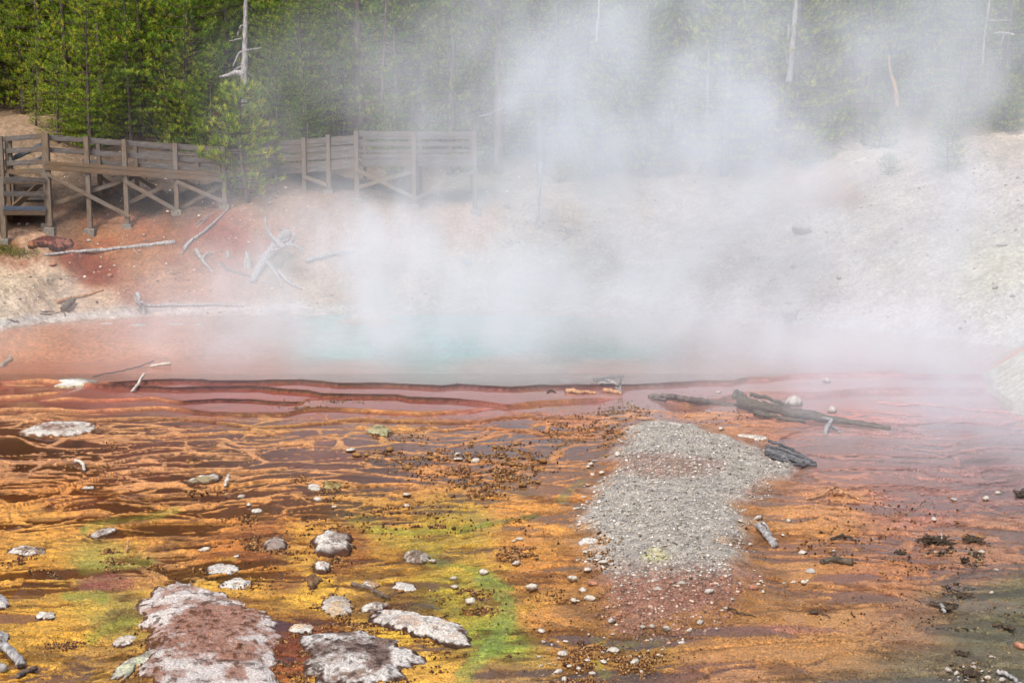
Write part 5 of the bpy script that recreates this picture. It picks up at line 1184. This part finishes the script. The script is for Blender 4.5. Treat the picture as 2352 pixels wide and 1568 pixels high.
wood('driftwood', 'split grey driftwood piece left of the silvery trunk', 'driftwood', [('g', [(451, 583, .12), (462, 600, .1), (478, 618, .06), (490, 629, .03)], .09, .03), ('g', [(466, 600, .1), (478, 590, .12), (492, 588, .08)], .06, .03)], M_GREYWOOD, seed=6)
wood('root', 'dark gnarled root on the bank left of the silvery trunk', 'root', [('g', [(510, 612, .1), (530, 626, .05), (560, 634, .04), (588, 640, .04)], .07, .04), ('g', [(512, 614, .1), (520, 628, .04)], .05, .02)], M_DARKWOOD, seed=7)
wood('stump', 'small upright splintered stump on the rusty bank', 'stump', [('g', [(569, 613, -.05)], .14, .14), ('s', [(566, 590), (568, 583)], .05, .02)], M_GREYWOOD, seed=8) if False else None
def stump(label, u, v, r, h, mat, seed):
    rg = random.Random(seed); p = at(u, v); mb = MB(); n = 10; V = []; F = []
    for i, (z, k) in enumerate(((-.1, 1.3), (0.08 * h, 1.1), (.5 * h, .85), (.8 * h, .7))):
        for a in range(n): V.append((math.cos(6.283 * a / n) * r * k, math.sin(6.283 * a / n) * r * k, z))
    for a in range(n): V.append((math.cos(6.283 * a / n) * r * .45, math.sin(6.283 * a / n) * r * .45, h * rg.uniform(.7, 1.15)))
    for i in range(4):
        for a in range(n): F.append((i * n + a, i * n + (a + 1) % n, (i + 1) * n + (a + 1) % n, (i + 1) * n + a))
    V.append((0, 0, .5 * h)); F += [(4 * n + a, 4 * n + (a + 1) % n, 5 * n) for a in range(n)]
    mb.add(V, F); o = mb.build('stump', mat); o.location = p; tag(o, label, 'stump'); return o
stump('small upright splintered stump on the rusty bank', 569, 612, .12, .5, M_GREYWOOD, 1)
stump('tiny broken stub left of the splintered stump', 523, 588, .07, .2, M_GREYWOOD, 2)
wood('fallen_log', 'pale log lying in the steam right of the silvery trunk', 'log', [('g', [(703, 606, .08), (740, 596, .1), (775, 588, .1), (812, 583, .08)], .10, .05), ('s', [(775, 588), (800, 600)], .03, .01)], M_GREYWOOD, seed=9)
wood('fallen_log', 'short orange-brown log on the left gravel bank', 'log', [('g', [(131, 698), (165, 688), (200, 680), (238, 668)], .09, .05)], M_ORANGEWOOD, seed=10)
wood('root_mass', 'dark knotty root clump at the left shore', 'root', [('g', [(146, 716, .06), (160, 705, .12), (172, 698, .15)], .13, .08), ('g', [(150, 712, .1), (140, 706, .12)], .04, .02), ('g', [(165, 712, .05), (178, 706, .08)], .05, .02), ('g', [(155, 718, .05), (170, 716, .05)], .06, .03), ('g', [(150, 708, .12), (165, 694, .18)], .05, .02)], M_DARKWOOD, seed=11)
wood('stick', 'reddish thin stick reaching the dark root clump', 'stick', [('g', [(92, 722), (120, 723), (145, 718), (150, 727)], .025, .02)], M_DARKWOOD, seed=12)
wood('stick', 'thin dark stick above the reddish one at the left shore', 'stick', [('g', [(93, 716), (126, 717)], .02, .012)], M_DARKWOOD, seed=13)
wood('stick', 'broken reddish stick at the far left shore', 'stick', [('g', [(17, 734), (32, 739), (44, 741)], .03, .015)], M_DARKWOOD, seed=14)
wood('driftwood_stump', 'bleached forked stump at the shoreline with steam around it', 'stump', [('g', [(330, 722, .0), (322, 712, .15), (316, 700, .3)], .11, .14), ('s', [(316, 698), (313, 686), (311, 674)], .07, .03), ('s', [(320, 696), (322, 684), (319, 671)], .06, .02), ('s', [(320, 700), (328, 694), (336, 706)], .06, .04), ('s', [(316, 706), (324, 718), (332, 722)], .07, .03)], M_GREYWOOD, seed=15)
wood('fallen_log', 'long dim log lying in the water behind the forked stump', 'log', [('g', [(330, 706, .05), (420, 704, .05), (500, 703, .04), (560, 706, .02)], .07, .04)], M_GREYWOOD, seed=16)
wood('root', 'curled pale roots at the top of the bank below the small pine', 'root', [('g', [(605, 450, .05), (608, 460, .05), (622, 462, .05), (620, 455, .08)], .045, .02), ('g', [(612, 443, .05), (632, 441, .06), (645, 446, .03)], .03, .015)], M_GREYWOOD, seed=17)
wood('dead_sapling', 'bare grey dead sapling leaning head-down on the bank, ribs of branches', 'dead tree',
     [('s', [(1243, 372, 0), (1240, 410, 0), (1237, 460, 0), (1232, 526, 0)], .10, .035)] if False else
     [('g', [(1232, 527, .02)] + [(1233, 526, .05)], .035, .035)] , M_GREYWOOD, seed=18) if False else None
def snag(label, base, pts, r0, r1, branches, mat, seed, name='dead_tree', cat='dead tree', Y=None, twigs=0, twl=20, droop=0.5):
    """a dead stem standing or leaning; pts in (u, v) at distance Y (default: where base meets the ground)"""
    rg = random.Random(seed)
    b = at(*base) if Y is None else None; Y0 = b.y if b is not None else Y
    W = [P(u, v, Y0) for u, v in pts]; org = W[0].copy(); g = gz(org.x, org.y)
    mb = MB(); sp = smoothpath(W, 6, .01, rg); tube(mb, [p - org for p in sp], r0, r1, 8, .12, rg)
    o = mb.build(name, mat); o.location = org; tag(o, label, cat)
    for bp, a0, a1 in branches:
        m2 = MB(); tube(m2, [p - org for p in smoothpath([P(q[0], q[1], Y0 + (q[2] if len(q) > 2 else 0)) for q in bp], 5, .01, rg)], a0, a1, 6, .12, rg); m2.build('branch', mat, o)
    if twigs:
        m3 = MB()
        for i in range(twigs):
            t = rg.uniform(.1, .95); k = t * (len(sp) - 1); p = sp[int(k)]; sd = rg.choice((-1, 1)); L_ = twl / FPX * Y0 * rg.uniform(.5, 1.15) * (1.1 - .4 * t); dyy = rg.uniform(-.5, .5) * L_
            q = [p + Vector((sd * L_ * s, dyy * s, L_ * (0.18 * math.sin(s * 3) - droop * s * s))) for s in (0, .35, .7, 1)]
            tube(m3, [v_ - org for v_ in q], .014, .005, 4, .1, rg)
            for j in range(2):
                a_ = q[2]; tube(m3, [a_ - org, a_ + Vector((sd * L_ * .25, rg.uniform(-.1, .1), rg.uniform(-.3, .05) * L_)) - org], .007, .003, 3, .1, rg)
        m3.build('twigs', M_TWIG, o)
    return o
snag('dead sapling with drooping rib-like branches leaning over the centre bank', (1232, 527), [(1232, 528), (1235, 490), (1238, 440), (1241, 400), (1243, 372)], .035, .09, [], M_GREYWOOD, 1, twigs=40, twl=44, droop=.35)
snag('tall bare grey snag with a broken limb above the small pine', (562, 200), [(562, 250), (561, 180), (562, 130), (563, 80), (564, 20), (566, -60)], .15, .05,
     [([(560, 172), (545, 167), (528, 172), (505, 178)], .14, .05), ([(558, 118), (548, 125), (535, 152)], .05, .02), ([(562, 60), (552, 62), (546, 85)], .05, .02), ([(564, 117, -.3), (580, 114), (600, 110)], .04, .015), ([(560, 148), (548, 155), (535, 163)], .04, .015), ([(556, 88), (540, 92), (526, 95)], .03, .01)], M_PALEWOOD if False else M_GREYWOOD, 2, Y=49.0, twigs=12, twl=22)
snag('thin dark dead spar with short drooping twigs, left of centre', (880, 200), [(876, 260), (880, 170), (882, 110), (885, 50), (888, -40)], .065, .035, [], M_BARK, 3, Y=50.0, twigs=34, twl=24)
snag('leaning grey bare trunk on the right, top of the picture', (1815, 140), [(1812, 190), (1817, 140), (1822, 80), (1834, -40)], .12, .08, [], M_GREYWOOD, 4, Y=50)
snag('thinner grey stem just left of the leaning bare trunk', (1808, 130), [(1808, 150), (1810, 100), (1811, 55)], .07, .04, [], M_GREYWOOD, 5, Y=50.5)
snag('crooked bare orange-tinged stem above the old root mass', (2056, 205), [(2060, 245), (2056, 200), (2046, 172), (2043, 150), (2042, 128)], .09, .04, [], M_ORANGEWOOD, 6, Y=53)
snag('pale dead trunk faint in the steam left of the leaning trunk', (1650, 250), [(1624, 270), (1626, 190), (1628, 100)], .05, .03, [], M_GREYWOOD, 7, Y=50)
snag('white dead stem faint in the thick steam, upper centre', (1370, 100), [(1368, 100), (1375, 40), (1378, -30)], .05, .04, [], M_GREYWOOD, 8, Y=50)
snag('dead forked pine skeleton at the upper right corner', (2260, 60), [(2255, 150), (2262, 80), (2270, 20), (2278, -40)], .06, .03, [([(2266, 48), (2290, 47), (2325, 46)], .03, .02), ([(2330, 80), (2300, 75), (2285, 78)], .05, .03), ([(2308, 75), (2298, 105)], .03, .02)], M_GREYWOOD, 9, Y=54, twigs=14, twl=20)
snag('dead leaning pole crossing the brush behind the far boardwalk', (1080, 250), [(1100, 268), (1125, 262), (1155, 245)], .03, .015, [([(1128, 262), (1118, 280)], .02, .01)], M_TWIG, 10, Y=50)
wood('root_mass', 'weathered root mass spread at the edge of the right slope', 'root', [('g', [(2052, 292, .25), (2040, 282, .4), (2020, 276, .3)], .16, .1), ('s', [(2050, 268), (2025, 272), (2005, 282), (1998, 290)], .10, .05), ('s', [(2050, 270), (2075, 270), (2085, 265)], .09, .04), ('s', [(2055, 274), (2070, 284), (2080, 292)], .08, .04), ('s', [(2045, 268), (2040, 262), (2010, 262)], .07, .03), ('s', [(2060, 272), (2064, 282), (2074, 300)], .06, .03), ('s', [(2056, 262), (2056, 240)], .08, .04)], M_GREYWOOD, seed=19)
def tangle(label, u, v, w_, h_, n, mat, seed, name='dead_branches', cat='branches', r=.02, Y=None, group=None):
    rg = random.Random(seed); b = at(u, v); org = b.copy(); mb = MB(); sx = w_ / FPX * b.y; sz_ = h_ / FPX * b.y
    for i in range(n):
        a = rg.uniform(0, 6.283); e = rg.uniform(-.1, 1.0); L_ = rg.uniform(.5, 1.0)
        d = Vector((math.cos(a) * sx * .5, math.sin(a) * sx * .35, abs(math.sin(e)) * sz_)) * L_
        p0 = Vector((rg.uniform(-.3, .3) * sx * .5, rg.uniform(-.2, .2) * sx, rg.uniform(0, .25) * sz_))
        md = p0 + d * .5 + Vector((rg.uniform(-.1, .1) * sx, rg.uniform(-.1, .1) * sx, rg.uniform(0, .25) * sz_))
        path = smoothpath([p0, md, p0 + d], 4, .01, rg); tube(mb, path, r * rg.uniform(.7, 1.4), r * .3, 5, .15, rg)
        for j in range(2): q = path[rg.randint(2, len(path) - 1)]; tube(mb, [q, q + Vector((rg.uniform(-.15, .15) * sx, rg.uniform(-.1, .1) * sx, rg.uniform(-.05, .25) * sz_))], r * .5, r * .2, 4, .1, rg)
    o = mb.build(name, mat); o.location = org; return tag(o, label, cat, group)
tangle('tangle of bare white branches over a low dark pine, right of centre', 1848, 372, 95, 80, 34, M_GREYWOOD, 1, r=.035)
tangle('small grey twig heap on the centre bank, lower', 1075, 612, 40, 26, 14, M_GREYWOOD, 2, r=.03)
tangle('grey curled twig on the bank below the far boardwalk end', 1165, 478, 24, 22, 7, M_GREYWOOD, 3, r=.03)
tangle('thin white twigs strewn on the centre bank below the dead sapling', 1310, 540, 70, 30, 10, M_GREYWOOD, 4, r=.02)
tangle('faint driftwood scraps on the bank in the steam left of centre', 1175, 560, 40, 12, 8, M_GREYWOOD, 5, r=.03)
tangle('dark root clump at the far right shore', 1812, 742, 60, 30, 26, M_DEBRIS, 6, r=.04)
tangle('brushy heap of fine dead twigs under the left trees', 180, 292, 80, 30, 30, M_TWIG, 7, r=.012)
tangle('dead twigs crowding under the pines behind the ramp', 440, 310, 120, 60, 50, M_TWIG, 8, r=.012)
tangle('dead brush under the pines behind the far railing', 740, 290, 130, 70, 50, M_TWIG, 9, r=.012)
tangle('pale dead limbs in the steam right of the far boardwalk', 1150, 330, 90, 60, 24, M_GREYWOOD, 10, r=.02)
tangle('bare brush at the wood edge, centre right', 1500, 400, 140, 60, 40, M_TWIG, 11, r=.014)
snag('long thin dead pole leaning in the steam, centre right', (1620, 400), [(1590, 400), (1620, 365), (1668, 325)], .03, .02, [], M_GREYWOOD, 12, Y=49.5)

# in the pool and on the terraces
wood('sunken_stick', 'long thin sunken stick with a white end in the left pool', 'stick', [('g', [(212, 869, .03), (265, 859, .05), (320, 848, .07), (352, 839, .12)], .02, .025)], M_DEBRIS, seed=20)
p_a, p_b = onplane(345, 841, .03), onplane(391, 834, .08)
mb = MB(); tube(mb, smoothpath([(0, 0, 0), ((p_b[0] - p_a[0]) * .5, (p_b[1] - p_a[1]) * .5, .03), (p_b[0] - p_a[0], p_b[1] - p_a[1], .05)], 5, .01), .03, .045, 8, .15)
o = mb.build('driftwood', M_PALEWOOD); o.location = (p_a[0], p_a[1], .03); tag(o, 'white end piece of driftwood at the tip of the long sunken stick', 'driftwood')
wood('driftwood', 'short white driftwood piece standing tilted on a dark dam', 'driftwood', [('g', [(303, 902, .02), (316, 892, .08), (332, 879, .20)], .035, .03)], M_PALEWOOD, seed=21)
wood('driftwood', 'knobby white driftwood stub in the pool at the left edge', 'driftwood', [('g', [(3, 843, .04), (14, 838, .08), (28, 837, .14)], .07, .06), ('g', [(24, 838, .14), (27, 833, .2)], .05, .03)], M_PALEWOOD, seed=22)
wood('driftwood', 'crooked pale stick lying over a tan dam, left', 'driftwood', [('g', [(174, 1063, .04), (183, 1068, .06), (192, 1074, .05), (194, 1082, .02)], .03, .028)], M_PALEWOOD, seed=23)
wood('driftwood', 'small white wood stub right of the pointed crust rock', 'driftwood', [('g', [(517, 1120, .02), (521, 1112, .06), (525, 1104, .10)], .03, .03)], M_PALEWOOD, seed=24)
wood('driftwood', 'bleached driftwood bundle lying on the pool rim, right of centre', 'driftwood', [('g', [(1366, 879, .06), (1395, 877, .08), (1430, 874, .10)], .06, .035), ('g', [(1378, 885, .05), (1400, 886, .05), (1436, 887, .04)], .035, .02), ('g', [(1392, 880, .06), (1405, 884, .06), (1418, 888, .03)], .05, .03)], M_GREYWOOD, seed=25)
wood('driftwood', 'bleached forked post standing in the shallows on the rim', 'driftwood', [('g', [(1424, 903, 0), (1423, 898, .12), (1426, 880, .45)] if False else [(1424, 903, -.02), (1424, 902, .1)], .05, .05), ('s', [(1424, 900), (1424, 888), (1427, 869)], .05, .025), ('s', [(1420, 902), (1417, 892), (1418, 882)], .05, .03)], M_GREYWOOD, seed=26)
wood('root', 'reddish crusted root with white knobs left of the forked post', 'root', [('g', [(1302, 902, .03), (1318, 903, .05), (1332, 905, .03), (1345, 904, .04), (1370, 905, .02)], .06, .03), ('s', [(1350, 903), (1355, 896)], .03, .015), ('s', [(1318, 901), (1322, 896)], .04, .02)], M_ORANGEWOOD, seed=27)
wood('root', 'rusty crust-covered root at the foot of the forked post', 'root', [('g', [(1388, 900, .04), (1405, 903, .05), (1428, 906, .03)], .06, .04)], M_ORANGEWOOD, seed=28)
wood('root', 'little dark crust on a sunken twig in the right pool', 'root', [('g', [(1258, 903, .02), (1265, 899, .04), (1278, 904, .01)], .03, .01)], M_DEBRIS, seed=29)
wood('fallen_log', 'half-buried grey log forming a dam edge, right of centre', 'log', [('g', [(1490, 913, .03), (1530, 916, .05), (1580, 922, .05), (1640, 928, .02), (1690, 932, -.03)], .05, .08), ('g', [(1500, 918, .03), (1530, 921, .03)], .04, .04)], M_BARK, seed=30)
wood('fallen_log', 'big dark log lying across the right shallows', 'log', [('g', [(1700, 936, .14), (1740, 946, .12), (1800, 956, .10), (1880, 966, .06), (1960, 975, .02), (2045, 983, -.03)], .13, .06),
     ('g', [(1702, 930, .2), (1690, 928, .25), (1686, 934, .2)], .07, .05), ('s', [(1706, 928), (1709, 918), (1712, 909)], .08, .04), ('g', [(1725, 938, .28), (1760, 945, .28), (1800, 950, .2)], .05, .03), ('g', [(1735, 955, .06), (1790, 964, .05), (1850, 972, .03)], .06, .03)], M_DARKWOOD, seed=31, rough=.28, sides=12)
wood('driftwood', 'white root prong below the big dark log', 'driftwood', [('g', [(1896, 997, .0), (1900, 988, .08), (1908, 979, .12), (1890, 976, .14)], .05, .03), ('g', [(1912, 985, .05), (1930, 996, .02)], .03, .015)], M_GREYWOOD, seed=32)
wood('charred_log', 'charred black and silver log on the right end of the gravel bar', 'log', [('g', [(1758, 1042, .05), (1800, 1056, .05), (1840, 1066, .05), (1873, 1070, .03)], .085, .06), ('g', [(1766, 1030, .12), (1800, 1040, .12), (1848, 1057, .08)], .035, .015), ('g', [(1762, 1036, .10), (1810, 1050, .10), (1866, 1066, .06)], .04, .02), ('g', [(1770, 1052, .03), (1815, 1066, .02), (1852, 1072, .02)], .03, .02), ('g', [(1780, 1033, .14), (1815, 1046, .13), (1838, 1056, .10)], .02, .008)], M_CHARWOOD, seed=33, rough=.35, sides=10)
wood('split_wood', 'split grey wood chunk in the shallows right of the gravel bar', 'log', [('g', [(1740, 1214, .05), (1752, 1228, .06), (1768, 1244, .05), (1780, 1258, .04)], .05, .055), ('g', [(1750, 1213, .09), (1762, 1228, .08), (1770, 1240, .06)], .02, .015)], M_GREYWOOD, seed=34, rough=.3)
wood('fallen_branch', 'forked pale branch with a dark knot in the orange water, right', 'branch', [('g', [(1850, 1150, .02), (1880, 1144, .04), (1910, 1136, .07), (1925, 1133, .10)], .02, .03), ('g', [(1918, 1136, .08), (1940, 1138, .05), (1974, 1150, .02)], .03, .02), ('g', [(1912, 1140, .05), (1935, 1142, .06)], .045, .03)], M_ORANGEWOOD, seed=35)
wood('driftwood', 'dark waterlogged chunk with a pale top in the orange water', 'driftwood', [('g', [(1885, 1296, .02), (1915, 1293, .05), (1958, 1299, .04)], .03, .05), ('g', [(1915, 1291, .07), (1935, 1300, .06)], .025, .02)], M_DARKWOOD, seed=36)
wood('driftwood', 'dark mossy stick along a film edge, right shallows', 'driftwood', [('g', [(1908, 1243, .02), (1940, 1240, .03), (1965, 1246, .02)], .025, .02)], M_DEBRIS, seed=37)
wood('stick', 'thin dark twig reaching right from the foot of the gravel bar', 'stick', [('g', [(1672, 1402, .05), (1700, 1413, .03), (1735, 1420, .02)], .014, .008)], M_DEBRIS, seed=38)
wood('stick', 'dark clot with a curved twig in the lower orange shallows', 'stick', [('g', [(1868, 1410, .04), (1885, 1412, .04), (1906, 1424, .02)], .012, .007), ('g', [(1864, 1410, .01), (1878, 1413, .03)], .035, .025)], M_DEBRIS, seed=39)
wood('stick', 'brown tapering stick across the crumbs above the long slab', 'stick', [('g', [(808, 1352, .06), (840, 1361, .07), (870, 1372, .06), (892, 1382, .04)], .026, .018)], M_BARK, seed=40)
wood('fallen_log', 'weathered grey log at the bottom left corner', 'log', [('g', [(-30, 1488, .06), (5, 1500, .08), (40, 1525, .07), (50, 1538, .05)], .055, .05), ('g', [(-30, 1530, .05), (10, 1545, .05)], .06, .05)], M_GREYWOOD, seed=41, rough=.25)
wood('driftwood', 'knobby brown stick right of the bottom left log', 'driftwood', [('g', [(42, 1558, .03), (65, 1548, .04), (82, 1540, .03)], .03, .03)], M_BARK, seed=42)
wood('stick', 'little orange stick stub in the green-yellow mat, left', 'stick', [('g', [(290, 1273, .02), (294, 1263, .06), (297, 1257, .09)], .018, .012)], M_ORANGEWOOD, seed=43)
wood('stick', 'dark twig standing in the grit of the upper right clump', 'stick', [('s', [(2200, 1250), (2197, 1236)], .02, .01)] if False else [('g', [(2166, 1250, .02), (2160, 1240, .12)], .018, .008)], M_GREYWOOD, seed=44)
wood('driftwood', 'small grey wedge of wood stuck in the dark clump, lower right', 'driftwood', [('g', [(2158, 1394, .03), (2164, 1402, .05), (2170, 1410, .02)], .025, .02)], M_GREYWOOD, seed=45)
wood('driftwood', 'dark stick with a knot in the grit near the right edge', 'driftwood', [('g', [(2276, 1442, .03), (2305, 1446, .05), (2330, 1452, .03)], .02, .025)], M_DEBRIS, seed=46)
wood('fallen_log', 'slanting grey splinter in the grit at the bottom right', 'log', [('g', [(2290, 1548, .03), (2320, 1560, .03), (2345, 1575, .02)], .025, .02)], M_GREYWOOD, seed=47)
tangle('dark matted twig heap in the mauve shallows, right', 2150, 1250, 76, 22, 60, M_DEBRIS, 20, name='debris_heap', cat='debris', r=.02)
tangle('small round ball of dark roots right of the matted twig heap', 2182, 1266, 22, 14, 26, M_DEBRIS, 21, name='debris_heap', cat='debris', r=.014)
tangle('dark twig heap under stones near the right edge', 2236, 1245, 60, 16, 40, M_DEBRIS, 22, name='debris_heap', cat='debris', r=.016)
tangle('dark brush heap cut by the right edge', 2345, 1140, 40, 22, 30, M_DEBRIS, 23, name='debris_heap', cat='debris', r=.025)
tangle('low dark clump of twigs in the orange shallows', 2068, 1272, 34, 9, 24, M_DEBRIS, 24, name='debris_heap', cat='debris', r=.016)
tangle('dark clump of wood bits beside the grey wedge, lower right', 2170, 1397, 66, 10, 40, M_DEBRIS, 25, name='debris_heap', cat='debris', r=.018)
tangle('streak of dark twigs above the lower right clump', 2205, 1368, 60, 8, 26, M_DEBRIS, 26, name='debris_heap', cat='debris', r=.014)
tangle('dark knot of twigs by the pebble patch, right', 2216, 1290, 20, 16, 20, M_DEBRIS, 27, name='debris_heap', cat='debris', r=.016)
tangle('ragged dark crust of twigs at the bottom right corner', 2230, 1552, 50, 14, 30, M_DEBRIS, 28, name='debris_heap', cat='debris', r=.02)
tangle('small dark tuft in the grit above the bottom right crust', 2212, 1505, 34, 10, 24, M_DEBRIS, 29, name='debris_heap', cat='debris', r=.016)

# grass tufts
def grass(label, spots, n, hgt, seed, cols):
    rg = np.random.RandomState(seed); V = []; F = []; Cc = []
    for (u, v, ru, rv) in spots:
        c = at(u, v)
        for i in range(n):
            q = at(u + rg.normal() * ru * .5, v + rg.normal() * rv * .5) if i % 8 == 0 else q
            x = q.x + rg.normal() * .08; y = q.y + rg.normal() * .08; a = rg.uniform(0, 6.28); h = hgt * rg.uniform(.5, 1.2); j = len(V); b = np.array([x, y, q.z - .02])
            V += [b + [math.cos(a) * .01, math.sin(a) * .01, 0], b - [math.cos(a) * .01, math.sin(a) * .01, 0], b + [rg.normal() * h * .5, rg.normal() * h * .5, h]]; F.append((j, j + 1, j + 2))
            cc = lin(cols[rg.randint(len(cols))]); Cc += [cc * .8, cc * .8, cc * 1.1]
    o = link_mesh('grass', np.array(V), np.array(F), M_STONES, smooth=False, col=np.array(Cc)); return tag(o, label, 'grass', kind='stuff')
grass('yellow-green mossy grass on the left bank', [(20, 576, 50, 14), (50, 582, 50, 12), (8, 572, 30, 10)], 1100, .07, 1, [(120, 122, 40), (160, 155, 60), (80, 78, 30)])
grass('green tufts by the silvery driftwood', [(655, 590, 26, 14), (640, 608, 20, 10)], 420, .12, 2, [(110, 130, 60), (150, 150, 80), (90, 100, 50)])

# ------------------------------------------------------------------ steam
def make_steam():
    ng = bpy.data.node_groups.new('steam_density', 'GeometryNodeTree')
    ng.interface.new_socket('Geometry', in_out='OUTPUT', socket_type='NodeSocketGeometry')
    N = ng.nodes; Lk = ng.links
    out = N.new('NodeGroupOutput'); pos = N.new('GeometryNodeInputPosition')
    def vm(op, a, b=None, sc=None):
        n = N.new('ShaderNodeVectorMath'); n.operation = op
        for i, s in enumerate((a, b)):
            if s is None: continue
            if isinstance(s, tuple): n.inputs[i].default_value = s
            else: Lk.new(s, n.inputs[i])
        if sc is not None: n.inputs['Scale'].default_value = sc
        return n
    def mt(op, a, b=None, c=None, clamp=False):
        n = N.new('ShaderNodeMath'); n.operation = op; n.use_clamp = clamp
        for i, s in enumerate((a, b, c)):
            if s is None: continue
            if isinstance(s, (int, float)): n.inputs[i].default_value = s
            else: Lk.new(s, n.inputs[i])
        return n.outputs[0]
    def noise(vec, scale, det, rough=0.55):
        n = N.new('ShaderNodeTexNoise'); n.inputs['Scale'].default_value = scale; n.inputs['Detail'].default_value = det; n.inputs['Roughness'].default_value = rough
        Lk.new(vec, n.inputs['Vector']); return n
    # slow swirl of the coordinates
    wn = noise(pos.outputs[0], 0.13, 3)
    wv = vm('SUBTRACT', wn.outputs['Color'], (0.5, 0.5, 0.5)); ws = vm('SCALE', wv.outputs[0], None, 4.2)
    wp = vm('ADD', pos.outputs[0], ws.outputs[0])
    total = None
    for (u, v, Y, rx, ry, rz, a) in BLOBS:
        c = P(u, v, Y)
        d = vm('SUBTRACT', wp.outputs[0], tuple(c)); s = vm('MULTIPLY', d.outputs[0], (1 / rx, 1 / ry, 1 / rz)); q = vm('DOT_PRODUCT', s.outputs[0], s.outputs[0])
        e = mt('EXPONENT', mt('MULTIPLY', q.outputs['Value'], -1.0)); e = mt('MULTIPLY', e, a)
        total = e if total is None else mt('ADD', total, e)
    st = vm('MULTIPLY', wp.outputs[0], (1.0, 0.8, 0.72)); n1 = noise(st.outputs[0], 0.42, 6, 0.64)
    wisp = N.new('ShaderNodeMapRange'); Lk.new(n1.outputs[0], wisp.inputs[0])
    for i, k in zip((1, 2, 3, 4), (0.38, 0.64, 0.22, 1.75)): wisp.inputs[i].default_value = k
    wisp.interpolation_type = 'SMOOTHSTEP'
    dens = mt('MULTIPLY', total, wisp.outputs[0])
    n2 = noise(vm('MULTIPLY', wp.outputs[0], (1.0, 0.9, 0.55)).outputs[0], 1.25, 4, 0.6); dens = mt('MULTIPLY', dens, mt('MULTIPLY_ADD', n2.outputs[0], 2.6, -0.3, clamp=False))
    dens = mt('MAXIMUM', mt('SUBTRACT', dens, 0.004), 0.0)
    vc = N.new('GeometryNodeVolumeCube'); Lk.new(dens, vc.inputs['Density'])
    lo, hi, res = STEAM_BOX
    vc.inputs['Min'].default_value = lo; vc.inputs['Max'].default_value = hi
    for k, r in zip(('Resolution X', 'Resolution Y', 'Resolution Z'), res): vc.inputs[k].default_value = r
    m = bpy.data.materials.new('steam'); m.use_nodes = True; mn = m.node_tree; mn.nodes.clear()
    pv = mn.nodes.new('ShaderNodeVolumePrincipled'); mo = mn.nodes.new('ShaderNodeOutputMaterial'); mn.links.new(pv.outputs[0], mo.inputs['Volume'])
    pv.inputs['Color'].default_value = (0.925, 0.965, 1.0, 1); pv.inputs['Density'].default_value = STEAM_K; pv.inputs['Anisotropy'].default_value = 0.0
    sm = N.new('GeometryNodeSetMaterial'); sm.inputs['Material'].default_value = m
    Lk.new(vc.outputs[0], sm.inputs[0]); Lk.new(sm.outputs[0], out.inputs[0])
    vd = bpy.data.volumes.new('steam'); o = bpy.data.objects.new('steam', vd); C.objects.link(o)
    vd.materials.append(m); md = o.modifiers.new('density', 'NODES'); md.node_group = ng
    tag(o, 'white steam drifting off the hot pool and over the wood', 'steam', kind='stuff')
    return o
STEAM_BOX = ((-17, 17, 0.0), (21, 52, 19), (190, 150, 110))
STEAM_K = 0.82
# (u, v, distance, radii across / away / up, density): where the steam hangs
BLOBS = [
 (1550, 470, 38, 9.5, 4.0, 4.2, .04), (1350, 800, 31, 11.0, 3.2, 0.8, .085), (700, 800, 33, 5.0, 3.0, 0.8, .06), (980, 440, 42, 4.0, 2.0, 1.0, .085),
 (980, 600, 37, 5.5, 4.0, 1.6, .16), (820, 520, 38, 2.6, 3.0, 1.3, .08), (1250, 700, 35, 6.5, 4.5, 1.3, .08), (760, 715, 36, 5.0, 4.0, 1.0, .10), (1600, 680, 37, 6.5, 4.0, 1.6, .07),
 (1450, 100, 38, 4.4, 4.0, 4.2, .115), (1650, 360, 38, 4.6, 4.0, 2.8, .075), (1330, 360, 38, 4.5, 4.0, 2.4, .07), (1120, 270, 38, 3.6, 3.5, 2.4, .075),
 (2000, 520, 36, 6.5, 5.0, 2.8, .058), (2300, 640, 33, 5.0, 5.0, 2.8, .06), (1900, 180, 40, 6.5, 4.0, 4.2, .075), (2250, 80, 40, 5.5, 4.0, 3.4, .07),
 (2000, 800, 31, 6.5, 3.6, 1.0, .15), (2200, 920, 26, 4.0, 3.2, 1.0, .16), (2380, 1040, 23, 3.2, 3.2, 1.0, .13), (1980, 950, 26, 4.2, 3.0, 0.7, .10), (2250, 1130, 21.5, 2.8, 2.6, 0.6, .065),
 (1550, 800, 32, 5.5, 3.0, 0.7, .09), (850, 800, 33, 5.0, 3.0, 0.7, .08), (450, 780, 34, 4.5, 3.2, 0.8, .05), (500, 700, 37, 3.8, 3.0, 1.0, .06), (330, 600, 39, 2.8, 2.5, 1.6, .035),
 (500, 400, 42, 2.6, 2.0, 1.8, .03), (620, 230, 42, 3.0, 2.5, 2.5, .035), (880, 200, 41, 2.6, 3.0, 2.4, .05), (1080, 60, 42, 3.0, 3.0, 2.8, .05), (640, 470, 41, 2.6, 2.5, 1.0, .05)]
make_steam()
